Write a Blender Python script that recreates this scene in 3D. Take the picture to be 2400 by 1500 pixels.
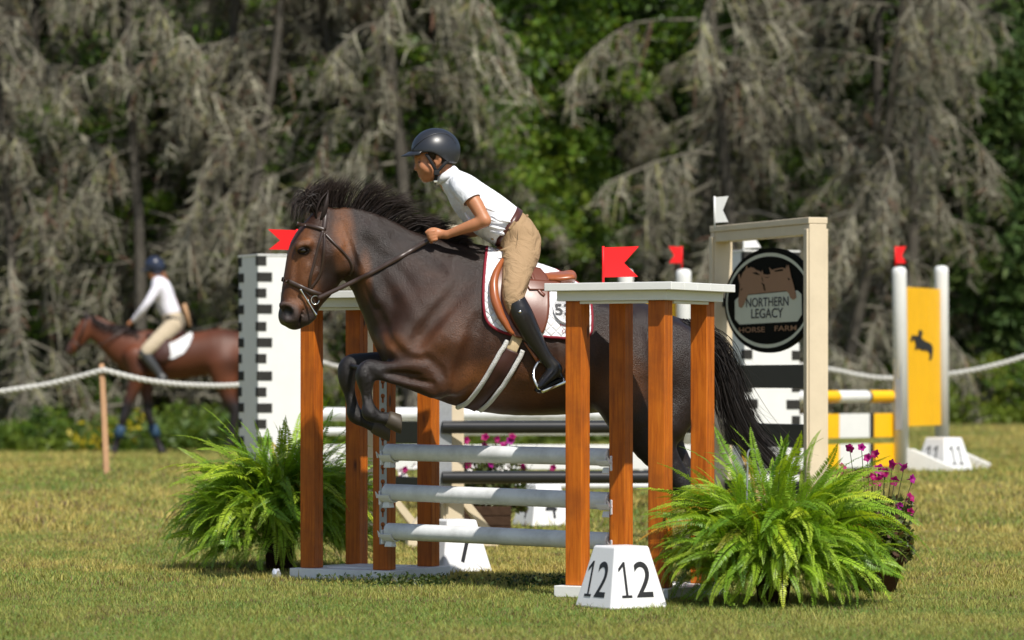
import bpy, bmesh, math, random
import numpy as np
from mathutils import Vector, Matrix
from mathutils.bvhtree import BVHTree

scene = bpy.context.scene
for o in list(bpy.data.objects):
    bpy.data.objects.remove(o)
COL = scene.collection

# ------------------------------------------------------------------ camera
CAMZ, F, HOR = 1.05, 8820.0, 890.0          # eye height, focal length and horizon row in 2400-px units
cd = bpy.data.cameras.new('camera')
cam = bpy.data.objects.new('camera', cd); COL.objects.link(cam)
cam.location = (0, 0, CAMZ); cam.rotation_euler = (math.radians(90), 0, 0)
cd.sensor_width = 36.0; cd.lens = F / 2400.0 * 36.0
cd.shift_y = (HOR - 750.0) / 2400.0
cd.clip_start = 0.5; cd.clip_end = 600.0
cd.dof.use_dof = True; cd.dof.focus_distance = 18.75; cd.dof.aperture_fstop = 2.7
scene.camera = cam

# ------------------------------------------------------------------ light
SUN_AZ, SUN_EL = math.radians(26), math.radians(53)     # behind the camera, to its right
to_sun = Vector((math.sin(SUN_AZ) * math.cos(SUN_EL), -math.cos(SUN_AZ) * math.cos(SUN_EL), math.sin(SUN_EL)))
world = bpy.data.worlds.new('World'); scene.world = world; world.use_nodes = True
wn = world.node_tree.nodes; wl = world.node_tree.links
sky = wn.new('ShaderNodeTexSky'); sky.sky_type = 'NISHITA'; sky.sun_disc = False
sky.sun_elevation = SUN_EL; sky.sun_rotation = math.atan2(to_sun.x, to_sun.y)
sky.air_density = 1.0; sky.dust_density = 1.2; sky.ozone_density = 1.0
wl.new(sky.outputs[0], wn['Background'].inputs[0]); wn['Background'].inputs[1].default_value = 0.10
sl = bpy.data.lights.new('sun', 'SUN'); sl.energy = 4.6; sl.angle = math.radians(0.53); sl.color = (1.0, 0.955, 0.88)
sun = bpy.data.objects.new('sun', sl); COL.objects.link(sun)
sun.rotation_euler = to_sun.to_track_quat('Z', 'Y').to_euler()
sun.location = to_sun * 60
scene.view_settings.view_transform = 'Standard'; scene.view_settings.look = 'None'
scene.view_settings.exposure = 0.30; scene.view_settings.gamma = 1.0
scene.view_settings.use_curve_mapping = False
scene.render.engine = 'CYCLES'
scene.cycles.max_bounces = 6; scene.cycles.transparent_max_bounces = 6
scene.cycles.use_denoising = True
# ------------------------------------------------------------------ helpers
def px_at(px, py, Y):
    """world point that stands at distance Y on the line of sight through a photo pixel"""
    return Vector(((px - 1200.0) * Y / F, Y, CAMZ - (py - HOR) * Y / F))

def srgb(r, g, b):
    f = lambda c: (c / 255 / 12.92) if c / 255 <= 0.04045 else ((c / 255 + 0.055) / 1.055) ** 2.4
    return (f(r), f(g), f(b))

class NT:
    """small node-material builder"""
    def __init__(s, name, rough=0.6, spec=0.5):
        s.m = bpy.data.materials.new(name); s.m.use_nodes = True
        s.n = s.m.node_tree.nodes; s.l = s.m.node_tree.links
        s.b = s.n['Principled BSDF']
        s.b.inputs['Roughness'].default_value = rough
        s.b.inputs['Specular IOR Level'].default_value = spec
    def node(s, t, **kw):
        n = s.n.new(t)
        for k, v in kw.items(): setattr(n, k, v)
        return n
    def coords(s, scale=(1, 1, 1), kind='Object'):
        tc = s.node('ShaderNodeTexCoord'); mp = s.node('ShaderNodeMapping')
        mp.inputs['Scale'].default_value = scale
        s.l.new(tc.outputs[kind], mp.inputs['Vector']); return mp.outputs[0]
    def noise(s, vec, scale, detail=4, rough=0.55, dist=0.0):
        n = s.node('ShaderNodeTexNoise'); n.inputs['Scale'].default_value = scale
        n.inputs['Detail'].default_value = detail; n.inputs['Roughness'].default_value = rough
        n.inputs['Distortion'].default_value = dist
        s.l.new(vec, n.inputs['Vector']); return n.outputs['Fac']
    def ramp(s, fac, stops):
        r = s.node('ShaderNodeValToRGB'); el = r.color_ramp.elements
        while len(el) < len(stops): el.new(0.5)
        for e, (p, c) in zip(el, stops):
            e.position = p; e.color = (*c[:3], 1)
        s.l.new(fac, r.inputs[0]); return r.outputs[0]
    def mix(s, fac, a, b, mode='MIX'):
        m = s.node('ShaderNodeMix', data_type='RGBA', blend_type=mode)
        for sock, v in ((m.inputs[0], fac), (m.inputs[6], a), (m.inputs[7], b)):
            if isinstance(v, (int, float)): sock.default_value = v
            elif isinstance(v, tuple): sock.default_value = (*v[:3], 1)
            else: s.l.new(v, sock)
        return m.outputs[2]
    def color(s, c):
        if isinstance(c, tuple): s.b.inputs['Base Color'].default_value = (*c[:3], 1)
        else: s.l.new(c, s.b.inputs['Base Color'])
        return s
    def bump(s, h, strength=0.3, dist=0.01):
        b = s.node('ShaderNodeBump'); b.inputs['Strength'].default_value = strength
        b.inputs['Distance'].default_value = dist
        s.l.new(h, b.inputs['Height']); s.l.new(b.outputs[0], s.b.inputs['Normal']); return s
    def attr(s, name='Col'):
        a = s.node('ShaderNodeAttribute'); a.attribute_name = name; return a.outputs['Color']
    def rnd(s):
        return s.node('ShaderNodeObjectInfo').outputs['Random']
    def translucent(s, col, fac=0.35):
        t = s.node('ShaderNodeBsdfTranslucent'); mx = s.node('ShaderNodeMixShader')
        mx.inputs[0].default_value = fac
        if isinstance(col, tuple): t.inputs[0].default_value = (*col, 1)
        else: s.l.new(col, t.inputs[0])
        s.l.new(s.b.outputs[0], mx.inputs[1]); s.l.new(t.outputs[0], mx.inputs[2])
        s.l.new(mx.outputs[0], s.n['Material Output'].inputs[0]); return s

def new_obj(name, data, parent=None):
    o = bpy.data.objects.new(name, data); COL.objects.link(o)
    if parent is not None: o.parent = parent
    return o

def tag(o, label=None, cat=None, group=None, kind=None):
    for k, v in (('label', label), ('category', cat), ('group', group), ('kind', kind)):
        if v: o[k] = v
    return o

def thing(name, label, cat, loc=(0, 0, 0), rotz=0.0, group=None):
    o = new_obj(name, None); o.location = loc; o.rotation_euler = (0, 0, rotz); o.empty_display_size = 0.1
    return tag(o, label, cat, group)

def np_mesh(name, verts, faces, smooth=False, colors=None):
    """verts (n,3); faces (m,3) or (m,4) int array"""
    me = bpy.data.meshes.new(name)
    verts = np.asarray(verts, np.float32); faces = np.asarray(faces, np.int32)
    k = faces.shape[1]
    me.vertices.add(len(verts)); me.vertices.foreach_set('co', verts.ravel())
    me.loops.add(faces.size); me.loops.foreach_set('vertex_index', faces.ravel())
    me.polygons.add(len(faces)); me.polygons.foreach_set('loop_start', np.arange(0, faces.size, k, dtype=np.int32))
    me.polygons.foreach_set('loop_total', np.full(len(faces), k, np.int32))
    if smooth: me.polygons.foreach_set('use_smooth', np.ones(len(faces), bool))
    me.update(calc_edges=True)
    if colors is not None:
        a = me.attributes.new('Col', 'FLOAT_COLOR', 'POINT')
        c = np.ones((len(verts), 4), np.float32); c[:, :3] = colors
        a.data.foreach_set('color', c.ravel())
    return me

class MB:
    """collects shapes into one mesh"""
    def __init__(s): s.v = []; s.f = []
    def add(s, vs, fs):
        o = len(s.v); s.v += [tuple(p) for p in vs]; s.f += [[i + o for i in f] for f in fs]; return s
    def box(s, c, size, R=None, taper=1.0):
        hx, hy, hz = size[0] / 2, size[1] / 2, size[2] / 2
        vs = []
        for z in (-1, 1):
            t = taper if z > 0 else 1.0
            for x, y in ((-1, -1), (1, -1), (1, 1), (-1, 1)):
                p = Vector((x * hx * t, y * hy * t, z * hz))
                if R is not None: p = R @ p
                vs.append(p + Vector(c))
        return s.add(vs, [[3, 2, 1, 0], [4, 5, 6, 7], [0, 1, 5, 4], [1, 2, 6, 5], [2, 3, 7, 6], [3, 0, 4, 7]])
    def bar(s, a, b, wy, wz, up=(0, 0, 1)):
        a, b = Vector(a), Vector(b); d = b - a; L = d.length; x = d / L
        y = Vector(up).cross(x); y = y.normalized() if y.length > 1e-6 else Vector((0, 1, 0)); z = x.cross(y)
        return s.box((a + b) / 2, (L, wy, wz), Matrix((x, y, z)).transposed())
    def tube(s, path, rad, n=8, cap=True):
        P = [Vector(p) for p in path]; m = len(P)
        if isinstance(rad, (int, float)): rad = [rad] * m
        t0 = (P[1] - P[0]).normalized()
        nrm = t0.orthogonal().normalized(); vs = []
        for i in range(m):
            t = (P[min(i + 1, m - 1)] - P[max(i - 1, 0)])
            t = t.normalized() if t.length > 1e-9 else t0
            nrm = (nrm - t * nrm.dot(t)); nrm = nrm.normalized() if nrm.length > 1e-6 else t.orthogonal().normalized()
            bn = t.cross(nrm)
            for k in range(n):
                a = 2 * math.pi * k / n
                vs.append(P[i] + (nrm * math.cos(a) + bn * math.sin(a)) * rad[i])
        fs = [[i * n + k, i * n + (k + 1) % n, (i + 1) * n + (k + 1) % n, (i + 1) * n + k] for i in range(m - 1) for k in range(n)]
        if cap: fs += [[k for k in range(n - 1, -1, -1)], [(m - 1) * n + k for k in range(n)]]
        return s.add(vs, fs)
    def lathe(s, prof, n=24, M=None):
        vs = []
        for r, z in prof:
            for k in range(n):
                a = 2 * math.pi * k / n; p = Vector((r * math.cos(a), r * math.sin(a), z))
                vs.append(M @ p if M is not None else p)
        m = len(prof)
        fs = [[i * n + k, i * n + (k + 1) % n, (i + 1) * n + (k + 1) % n, (i + 1) * n + k] for i in range(m - 1) for k in range(n)]
        fs += [[k for k in range(n - 1, -1, -1)], [(m - 1) * n + k for k in range(n)]]
        return s.add(vs, fs)
    def prism(s, poly, y0, y1, M=None):
        """poly in local x,z; extruded along y"""
        n = len(poly); vs = [Vector((x, y, z)) for y in (y0, y1) for x, z in poly]
        if M is not None: vs = [M @ p for p in vs]
        return s.add(vs, [list(range(n)), list(range(2 * n - 1, n - 1, -1))] + [[i, n + i, n + (i + 1) % n, (i + 1) % n] for i in range(n)])
    def sheet(s, rows):
        m, n = len(rows), len(rows[0]); vs = [p for r in rows for p in r]
        return s.add(vs, [[i * n + j, i * n + j + 1, (i + 1) * n + j + 1, (i + 1) * n + j] for i in range(m - 1) for j in range(n - 1)])
    def mesh(s, name, smooth=False, fix=True):
        me = bpy.data.meshes.new(name); me.from_pydata([tuple(p) for p in s.v], [], s.f)
        if fix:
            bm = bmesh.new(); bm.from_mesh(me); bmesh.ops.recalc_face_normals(bm, faces=bm.faces); bm.to_mesh(me); bm.free()
        if smooth: me.polygons.foreach_set('use_smooth', [True] * len(me.polygons))
        me.update(); return me
    def build(s, name, mat, parent=None, smooth=False, bevel=0.0, seg=2):
        o = new_obj(name, s.mesh(name, smooth), parent); o.data.materials.append(mat)
        if bevel:
            b = o.modifiers.new('bevel', 'BEVEL'); b.width = bevel; b.segments = seg; b.limit_method = 'ANGLE'
        return o

def cat_rom(pts, n):
    """Catmull-Rom resample of (m,d) rows, n steps per span"""
    P = np.asarray(pts, float); m = len(P); out = []
    for i in range(m - 1):
        p0, p1, p2, p3 = P[max(i - 1, 0)], P[i], P[i + 1], P[min(i + 2, m - 1)]
        for k in range(n):
            t = k / n
            out.append(0.5 * ((2 * p1) + (-p0 + p2) * t + (2 * p0 - 5 * p1 + 4 * p2 - p3) * t * t + (-p0 + 3 * p1 - 3 * p2 + p3) * t ** 3))
    out.append(P[-1]); return np.array(out)

# ---- smooth-blended solids: chains of tapered balls melted together, meshed with surface nets
class Solid:
    def __init__(s): s.p = []
    def chain(s, pts, k=0.03, sub=False, n=3):
        """pts rows: x, y, z, radius, lateral (y) factor"""
        R = cat_rom(pts, n) if len(pts) > 2 else np.asarray(pts, float)
        if len(R) == 1: R = np.vstack([R, R + 1e-5])
        s.p.append((R, k, sub)); return s
    def mesh_arrays(s, vox, smooth_it=3):
        allp = np.vstack([r for r, k, sb in s.p if not sb])
        ext = (allp[:, 3] * np.maximum(1, allp[:, 4]))[:, None]
        lo = (allp[:, :3] - ext).min(0) - 4 * vox; hi = (allp[:, :3] + ext).max(0) + 4 * vox
        dim = np.ceil((hi - lo) / vox).astype(int) + 1
        D = np.full(dim, 1.0, np.float32)
        ax = [lo[i] + np.arange(dim[i]) * vox for i in range(3)]
        for R, kk, sub in s.p:
            E = (R[:, 3] * np.maximum(1, R[:, 4]))[:, None] + kk + 3 * vox
            a = np.clip(np.floor(((R[:, :3] - E).min(0) - lo) / vox).astype(int), 0, dim - 1)
            b = np.clip(np.ceil(((R[:, :3] + E).max(0) - lo) / vox).astype(int) + 1, 1, dim)
            gx, gy, gz = np.meshgrid(ax[0][a[0]:b[0]], ax[1][a[1]:b[1]], ax[2][a[2]:b[2]], indexing='ij')
            best = np.full(gx.shape, 9.0)
            for i in range(len(R) - 1):
                p, q = R[i], R[i + 1]; d = q[:3] - p[:3]; L2 = max(1e-12, float(d @ d))
                # restrict to the segment's own block
                e = max(p[3], q[3]) * max(1, p[4], q[4]) + kk + 3 * vox
                mlo = np.minimum(p[:3], q[:3]) - e; mhi = np.maximum(p[:3], q[:3]) + e
                sl = tuple(slice(max(0, int((mlo[c] - ax[c][a[c]]) / vox)), max(1, int((mhi[c] - ax[c][a[c]]) / vox) + 2)) for c in range(3))
                X, Y, Z = gx[sl], gy[sl], gz[sl]
                if X.size == 0: continue
                t = np.clip(((X - p[0]) * d[0] + (Y - p[1]) * d[1] + (Z - p[2]) * d[2]) / L2, 0, 1)
                r = p[3] + (q[3] - p[3]) * t; k = p[4] + (q[4] - p[4]) * t
                dist = np.sqrt((X - p[0] - d[0] * t) ** 2 + ((Y - p[1] - d[1] * t) / k) ** 2 + (Z - p[2] - d[2] * t) ** 2) - r
                dist *= np.minimum(1, k)
                best[sl] = np.minimum(best[sl], dist)
            blk = D[a[0]:b[0], a[1]:b[1], a[2]:b[2]]
            if sub:
                h = np.clip(0.5 - 0.5 * (blk + best) / kk, 0, 1)
                blk[...] = blk * (1 - h) - best * h + kk * h * (1 - h)
            else:
                h = np.clip(0.5 + 0.5 * (blk - best) / kk, 0, 1)
                blk[...] = blk * (1 - h) + best * h - kk * h * (1 - h)
        return surface_nets(D, lo, vox, smooth_it)

def surface_nets(D, lo, vox, it):
    S = D < 0; nx, ny, nz = D.shape
    cs = [(i, j, k) for i in (0, 1) for j in (0, 1) for k in (0, 1)]
    cnt = np.zeros((nx - 1, ny - 1, nz - 1), np.int8)
    for i, j, k in cs: cnt += S[i:nx - 1 + i, j:ny - 1 + j, k:nz - 1 + k]
    act = np.argwhere((cnt > 0) & (cnt < 8))
    vals = np.stack([D[act[:, 0] + i, act[:, 1] + j, act[:, 2] + k] for i, j, k in cs], 1)
    acc = np.zeros((len(act), 3)); num = np.zeros(len(act))
    for a in range(8):
        for b in range(a + 1, 8):
            if sum(x != y for x, y in zip(cs[a], cs[b])) != 1: continue
            va, vb = vals[:, a], vals[:, b]; m = (va < 0) != (vb < 0)
            t = np.where(m, va / np.where(m, va - vb, 1), 0)[:, None]
            acc += np.where(m[:, None], np.array(cs[a]) + (np.array(cs[b]) - np.array(cs[a])) * t, 0); num += m
    V = lo + (act + acc / num[:, None]) * vox
    idx = np.full(cnt.shape, -1, np.int64); idx[act[:, 0], act[:, 1], act[:, 2]] = np.arange(len(act))
    faces = []
    for axis in range(3):
        sh = [slice(None)] * 3; sh2 = [slice(None)] * 3
        sh[axis] = slice(0, -1); sh2[axis] = slice(1, None)
        A, B = S[tuple(sh)], S[tuple(sh2)]
        e = np.argwhere(A != B); flip = A[e[:, 0], e[:, 1], e[:, 2]]
        u, v = (axis + 1) % 3, (axis + 2) % 3
        q = []
        for du, dv in ((-1, -1), (0, -1), (0, 0), (-1, 0)):
            c = e.copy(); c[:, u] += du; c[:, v] += dv
            c = np.clip(c, 0, np.array(idx.shape) - 1); q.append(idx[c[:, 0], c[:, 1], c[:, 2]])
        q = np.stack(q, 1); q[~flip] = q[~flip][:, ::-1]; faces.append(q)
    Fq = np.vstack(faces); Fq = Fq[(Fq >= 0).all(1)]
    E = np.vstack([Fq[:, [0, 1]], Fq[:, [1, 2]], Fq[:, [2, 3]], Fq[:, [3, 0]]])
    deg = np.bincount(E[:, 0], minlength=len(V)) + np.bincount(E[:, 1], minlength=len(V))
    for _ in range(it):
        A = np.stack([np.bincount(E[:, 0], V[E[:, 1], c], len(V)) + np.bincount(E[:, 1], V[E[:, 0], c], len(V)) for c in range(3)], 1)
        V = V * 0.5 + 0.5 * A / np.maximum(deg, 1)[:, None]
    return V, Fq

def text_mesh(body, height, width=None, depth=0.0, bold=0.0):
    """flat lettering in local x,z facing -y, centred; scaled to height (capital letters) and width"""
    cu = bpy.data.curves.new('lettering', 'FONT'); cu.body = body; cu.align_x = 'CENTER'; cu.align_y = 'CENTER'
    cu.offset = bold; cu.extrude = depth
    o = bpy.data.objects.new('lettering_tmp', cu); COL.objects.link(o)
    dg = bpy.context.evaluated_depsgraph_get(); me = bpy.data.meshes.new_from_object(o.evaluated_get(dg))
    bpy.data.objects.remove(o); bpy.data.curves.remove(cu)
    co = np.zeros(len(me.vertices) * 3); me.vertices.foreach_get('co', co); co = co.reshape(-1, 3)
    lo, hi = co.min(0), co.max(0); c = (lo + hi) / 2
    sz = height / (hi[1] - lo[1]); sx = width / (hi[0] - lo[0]) if width else sz
    out = np.stack([(co[:, 0] - c[0]) * sx, -co[:, 2], (co[:, 1] - c[1]) * sz], 1)
    me.vertices.foreach_set('co', out.ravel()); me.update(); return me
# ------------------------------------------------------------------ materials
def mat_paint(name, c, rough=0.45, dirt=(0.35, 0.33, 0.28), amount=0.12, scale=6, spec=0.4):
    t = NT(name, rough, spec); v = t.coords()
    f = t.noise(v, scale, 6, 0.65); g = t.ramp(f, [(0.42, (0, 0, 0)), (0.75, (1, 1, 1))])
    g2 = t.mix(1.0, g, (amount,) * 3, 'MULTIPLY')
    t.color(t.mix(g2, c, tuple(0.35 * a + 0.3 * b * a for a, b in zip(c, dirt))))
    t.bump(t.noise(v, 90, 3), 0.12, 0.004); return t.m

def mat_stain():
    t = NT('stained_cedar', 0.45, 0.28)
    v = t.coords((1, 1, 0.06)); w = t.coords((1, 1, 1)); r = t.rnd()
    off = t.node('ShaderNodeVectorMath', operation='ADD'); t.l.new(v, off.inputs[0])
    cmb = t.node('ShaderNodeCombineXYZ'); mul = t.node('ShaderNodeMath', operation='MULTIPLY'); mul.inputs[1].default_value = 37.0
    t.l.new(r, mul.inputs[0]); t.l.new(mul.outputs[0], cmb.inputs[0]); t.l.new(mul.outputs[0], cmb.inputs[2]); t.l.new(cmb.outputs[0], off.inputs[1])
    g = t.noise(off.outputs[0], 55, 6, 0.6, 0.6)
    c = t.ramp(g, [(0.28, (0.27, 0.056, 0.004)), (0.5, (0.46, 0.112, 0.007)), (0.72, (0.58, 0.165, 0.012))])
    off2 = t.node('ShaderNodeVectorMath', operation='ADD'); t.l.new(w, off2.inputs[0]); t.l.new(cmb.outputs[0], off2.inputs[1])
    blot = t.noise(off2.outputs[0], 5, 5, 0.6)
    c = t.mix(t.ramp(blot, [(0.34, (0.55, 0.55, 0.55)), (0.58, (0, 0, 0))]), c, (0.21, 0.055, 0.010))
    vo = t.node('ShaderNodeTexVoronoi'); vo.inputs['Scale'].default_value = 3.4
    sc = t.node('ShaderNodeVectorMath', operation='MULTIPLY'); sc.inputs[1].default_value = (2.2, 2.2, 0.8)
    t.l.new(off2.outputs[0], sc.inputs[0]); t.l.new(sc.outputs[0], vo.inputs['Vector'])
    c = t.mix(t.ramp(vo.outputs['Distance'], [(0.06, (1, 1, 1)), (0.13, (0, 0, 0))]), c, (0.07, 0.016, 0.005))
    t.color(c); t.bump(g, 0.25, 0.004); return t.m

def mat_leaf(name, cols, trans=0.35, rough=0.5, spec=0.35, rnd=True):
    t = NT(name, rough, spec); v = t.coords(kind='Generated')
    src = t.attr()
    t.color(src); t.translucent(t.mix(1.0, src, (1.25, 1.2, 0.55), 'MULTIPLY'), trans); return t.m

def mat_flat(name, c, rough=0.6, spec=0.4, var=0.25, scale=12, metal=0.0, bump=0.0):
    t = NT(name, rough, spec); v = t.coords(); f = t.noise(v, scale, 5, 0.6)
    t.color(t.mix(f, tuple(x * (1 - var) for x in c), tuple(x * (1 + var) for x in c)))
    t.b.inputs['Metallic'].default_value = metal
    if bump: t.bump(f, bump, 0.01)
    return t.m

def mat_attr(name, rough=0.6, spec=0.3, noise=0.0, scale=20, bump=0.0):
    t = NT(name, rough, spec); c = t.attr()
    if noise:
        f = t.noise(t.coords(), scale, 5, 0.65)
        c = t.mix(1.0, c, t.ramp(f, [(0.25, (1 - noise,) * 3), (0.75, (1 + noise,) * 3)]), 'MULTIPLY')
        if bump: t.bump(f, bump, 0.01)
    t.color(c); return t.m

M = {}
M['white'] = mat_paint('white_paint', (0.72, 0.72, 0.69))
M['white_old'] = mat_paint('weathered_white_paint', (0.74, 0.74, 0.71), amount=0.4, scale=4)
M['plastic'] = mat_paint('white_plastic', (0.74, 0.74, 0.74), 0.35, amount=0.05)
M['pvc'] = mat_paint('pvc_pole', (0.74, 0.75, 0.74), 0.35, amount=0.55, scale=7)
M['cream'] = mat_paint('cream_paint', (0.64, 0.535, 0.375), 0.5, amount=0.18)
M['yellow'] = mat_paint('yellow_paint', (0.86, 0.46, 0.006), 0.45, amount=0.14)
M['black'] = mat_flat('black_paint', (0.018, 0.018, 0.015), 0.5, 0.4)
M['quoin'] = mat_flat('faded_black_paint', (0.028, 0.027, 0.024), 0.8, 0.2, 0.5, 30)
M['pole_black'] = mat_flat('black_pvc', (0.02, 0.02, 0.02), 0.3, 0.5)
M['stain'] = mat_stain()
M['red'] = mat_flat('red_flag', (0.80, 0.012, 0.014), 0.5, 0.3, 0.06)
M['galv'] = mat_flat('galvanised_steel', (0.36, 0.37, 0.38), 0.5, 0.5, 0.25, 40, 0.5)
M['steel'] = mat_flat('polished_steel', (0.75, 0.74, 0.70), 0.18, 0.5, 0.05, 20, 1.0)
M['ink'] = mat_flat('black_lettering', (0.02, 0.02, 0.022), 0.5, 0.3)
M['hole'] = mat_flat('dark_opening', (0.01, 0.008, 0.006), 0.9, 0.1)
M['stake'] = mat_flat('raw_stake_wood', (0.46, 0.27, 0.15), 0.8, 0.2, 0.25, 15)
M['rope'] = mat_flat('cotton_rope', (0.50, 0.49, 0.45), 0.9, 0.1, 0.15, 30)
M['sign_black'] = mat_flat('sign_face_black', (0.007, 0.007, 0.005), 0.8, 0.04, 0.1)
M['sign_grey'] = mat_flat('sign_grey_green', (0.58, 0.58, 0.46), 0.6, 0.2, 0.06)
M['sign_tan'] = mat_flat('sign_tan', (0.31, 0.165, 0.088), 0.6, 0.2, 0.06)
M['soil'] = mat_flat('planter_bark', (0.055, 0.032, 0.02), 0.95, 0.1, 0.5, 25, bump=0.6)
# ------------------------------------------------------------------ ground
def sstep(a, b, x):
    t = np.clip((x - a) / (b - a), 0, 1); return t * t * (3 - 2 * t)
def ground_z(x, y):
    x = np.asarray(x, float); y = np.asarray(y, float)
    u = np.clip(x / np.maximum(y, 8), -0.2, 0.2)
    base = 0.26 * sstep(23, 33, y)
    right = sstep(-0.02, 0.12, u)
    z = base - (1 - right) * 0.08 * sstep(36, 46, y) + right * 0.25 * sstep(34, 52, y)
    z = z + 16.0 * sstep(66, 125, y)
    return z + 0.012 * np.sin(x * 1.3 + y * 0.7) * sstep(20, 26, y)
def gz(x, y): return float(ground_z(x, y))

xs = np.unique(np.concatenate([np.linspace(-260, -14, 26), np.linspace(-14, 14, 113), np.linspace(14, 260, 26)]))
ys = np.unique(np.concatenate([np.linspace(-60, 10, 15), np.linspace(10, 70, 121), np.linspace(70, 300, 47)]))
GX, GY = np.meshgrid(xs, ys, indexing='xy')
gv = np.stack([GX, GY, ground_z(GX, GY)], 2).reshape(-1, 3)
ii, jj = np.meshgrid(np.arange(len(ys) - 1), np.arange(len(xs) - 1), indexing='ij'); b0 = (ii * len(xs) + jj).ravel()
gf = np.stack([b0, b0 + 1, b0 + 1 + len(xs), b0 + len(xs)], 1)
t = NT('meadow', 0.95, 0.1); v = t.coords()
n1 = t.noise(v, 0.45, 5, 0.6); n2 = t.noise(v, 3.2, 5, 0.65); n3 = t.noise(v, 40, 4, 0.7)
c = t.ramp(n1, [(0.35, (0.155, 0.165, 0.05)), (0.55, (0.255, 0.22, 0.08)), (0.72, (0.30, 0.235, 0.095))])
c = t.mix(t.ramp(n2, [(0.4, (0, 0, 0)), (0.7, (0.7, 0.7, 0.7))]), c, (0.19, 0.17, 0.04))
c = t.mix(1.0, c, t.ramp(n3, [(0.2, (0.45, 0.45, 0.45)), (0.8, (1.3, 1.3, 1.3))]), 'MULTIPLY')
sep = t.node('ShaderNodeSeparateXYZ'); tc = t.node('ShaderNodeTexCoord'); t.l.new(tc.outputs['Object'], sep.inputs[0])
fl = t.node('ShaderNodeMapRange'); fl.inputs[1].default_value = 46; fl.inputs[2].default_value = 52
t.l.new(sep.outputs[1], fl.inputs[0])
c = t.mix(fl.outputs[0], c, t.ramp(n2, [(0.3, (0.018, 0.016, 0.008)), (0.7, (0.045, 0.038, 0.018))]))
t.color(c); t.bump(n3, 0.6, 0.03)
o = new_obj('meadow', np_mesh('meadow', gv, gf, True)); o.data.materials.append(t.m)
tag(o, 'dry yellow green meadow running back to the woods', 'ground', kind='structure')

# grass blades
rng = np.random.default_rng(7)
def value_noise(x, y, s, seed):
    r = np.random.default_rng(seed).random((64, 64)); x = x / s + 500; y = y / s + 500
    x0 = np.floor(x).astype(int); y0 = np.floor(y).astype(int); fx = x - x0; fy = y - y0
    fx = fx * fx * (3 - 2 * fx); fy = fy * fy * (3 - 2 * fy)
    g = lambda a, b: r[a % 64, b % 64]
    return (g(x0, y0) * (1 - fx) + g(x0 + 1, y0) * fx) * (1 - fy) + (g(x0, y0 + 1) * (1 - fx) + g(x0 + 1, y0 + 1) * fx) * fy

def grass_patch(name, y0, y1, dens, h, w, label):
    yc = rng.uniform(y0, y1, int((y1 - y0) * (0.36 * (y0 + y1) / 2 + 1.2) * dens))
    hw = 0.18 * yc + 0.6
    xc = rng.uniform(-1, 1, len(yc)) * hw
    n = len(xc); zc = ground_z(xc, yc)
    pn = value_noise(xc, yc, 0.9, 3); pm = value_noise(xc, yc, 0.22, 4); pl = value_noise(xc, yc, 3.3, 5)
    ps = value_noise(xc, yc, 0.09, 6)
    hh = h * (0.40 + 0.9 * rng.random(n)) * (0.45 + 0.7 * pm + .5 * ps)
    hh = np.where(rng.random(n) < 0.012, hh * 1.9, hh)
    ang = rng.uniform(0, 2 * math.pi, n); lean = rng.normal(0, 0.45, (n, 2)) * hh[:, None]
    dx, dy = np.cos(ang) * w / 2, np.sin(ang) * w / 2
    B = np.stack([xc, yc, zc - 0.004], 1)
    side = np.stack([dx, dy, np.zeros(n)], 1)
    mid = B + np.stack([lean[:, 0] * 0.35, lean[:, 1] * 0.35, hh * 0.6], 1)
    tip = B + np.stack([lean[:, 0], lean[:, 1], hh], 1)
    V = np.stack([B - side, B + side, mid + side * 0.75, mid - side * 0.75, tip], 1).reshape(-1, 3)
    i = np.arange(n)[:, None] * 5
    T = np.concatenate([i + np.array([[0, 1, 2]]), i + np.array([[0, 2, 3]]), i + np.array([[3, 2, 4]])], 0)
    g = np.array([0.095, 0.165, 0.030]); g2 = np.array([0.14, 0.165, 0.026]); st = np.array([0.35, 0.265, 0.070]); br = np.array([0.12, 0.075, 0.035])
    dry = np.clip(0.6 * pl + 0.7 * pn + .75 * (pm - .5) + .55 * (ps - .5) - 0.18 + rng.normal(0, 0.2, n), 0, 1)[:, None]
    dry = dry * (0.55 + 0.45 * sstep(17.3, 21.5, yc))[:, None]
    c = np.where(rng.random((n, 1)) < 0.5, g, g2) * (1 - dry) + st * dry
    c = np.where(rng.random((n, 1)) < (0.05 + .22 * (value_noise(xc, yc, .3, 8) > .72))[:, None], br, c) * rng.uniform(0.7, 1.3, (n, 1))
    c = c * np.array([1.42, 1.50, 1.75]); C = np.repeat(c, 5, 0)
    o = new_obj(name, np_mesh(name, V, T, False, C)); o.data.materials.append(M['grass'])
    return tag(o, label, 'grass', kind='stuff')
t = NT('grass_blade', 0.6, 0.25); a = t.attr(); t.color(a); t.translucent(t.mix(1.0, a, (1.2, 1.15, 0.6), 'MULTIPLY'), 0.3); M['grass'] = t.m
grass_patch('grass', 14.6, 19.0, 6200, 0.022, 0.0038, 'short green and straw grass in front of the orange jump')
grass_patch('grass', 19.0, 25.0, 2600, 0.026, 0.0055, 'short dry grass between the orange jump and the towers')
grass_patch('grass', 25.0, 47.0, 620, 0.04, 0.010, 'short grass of the far meadow before the woods')
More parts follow.
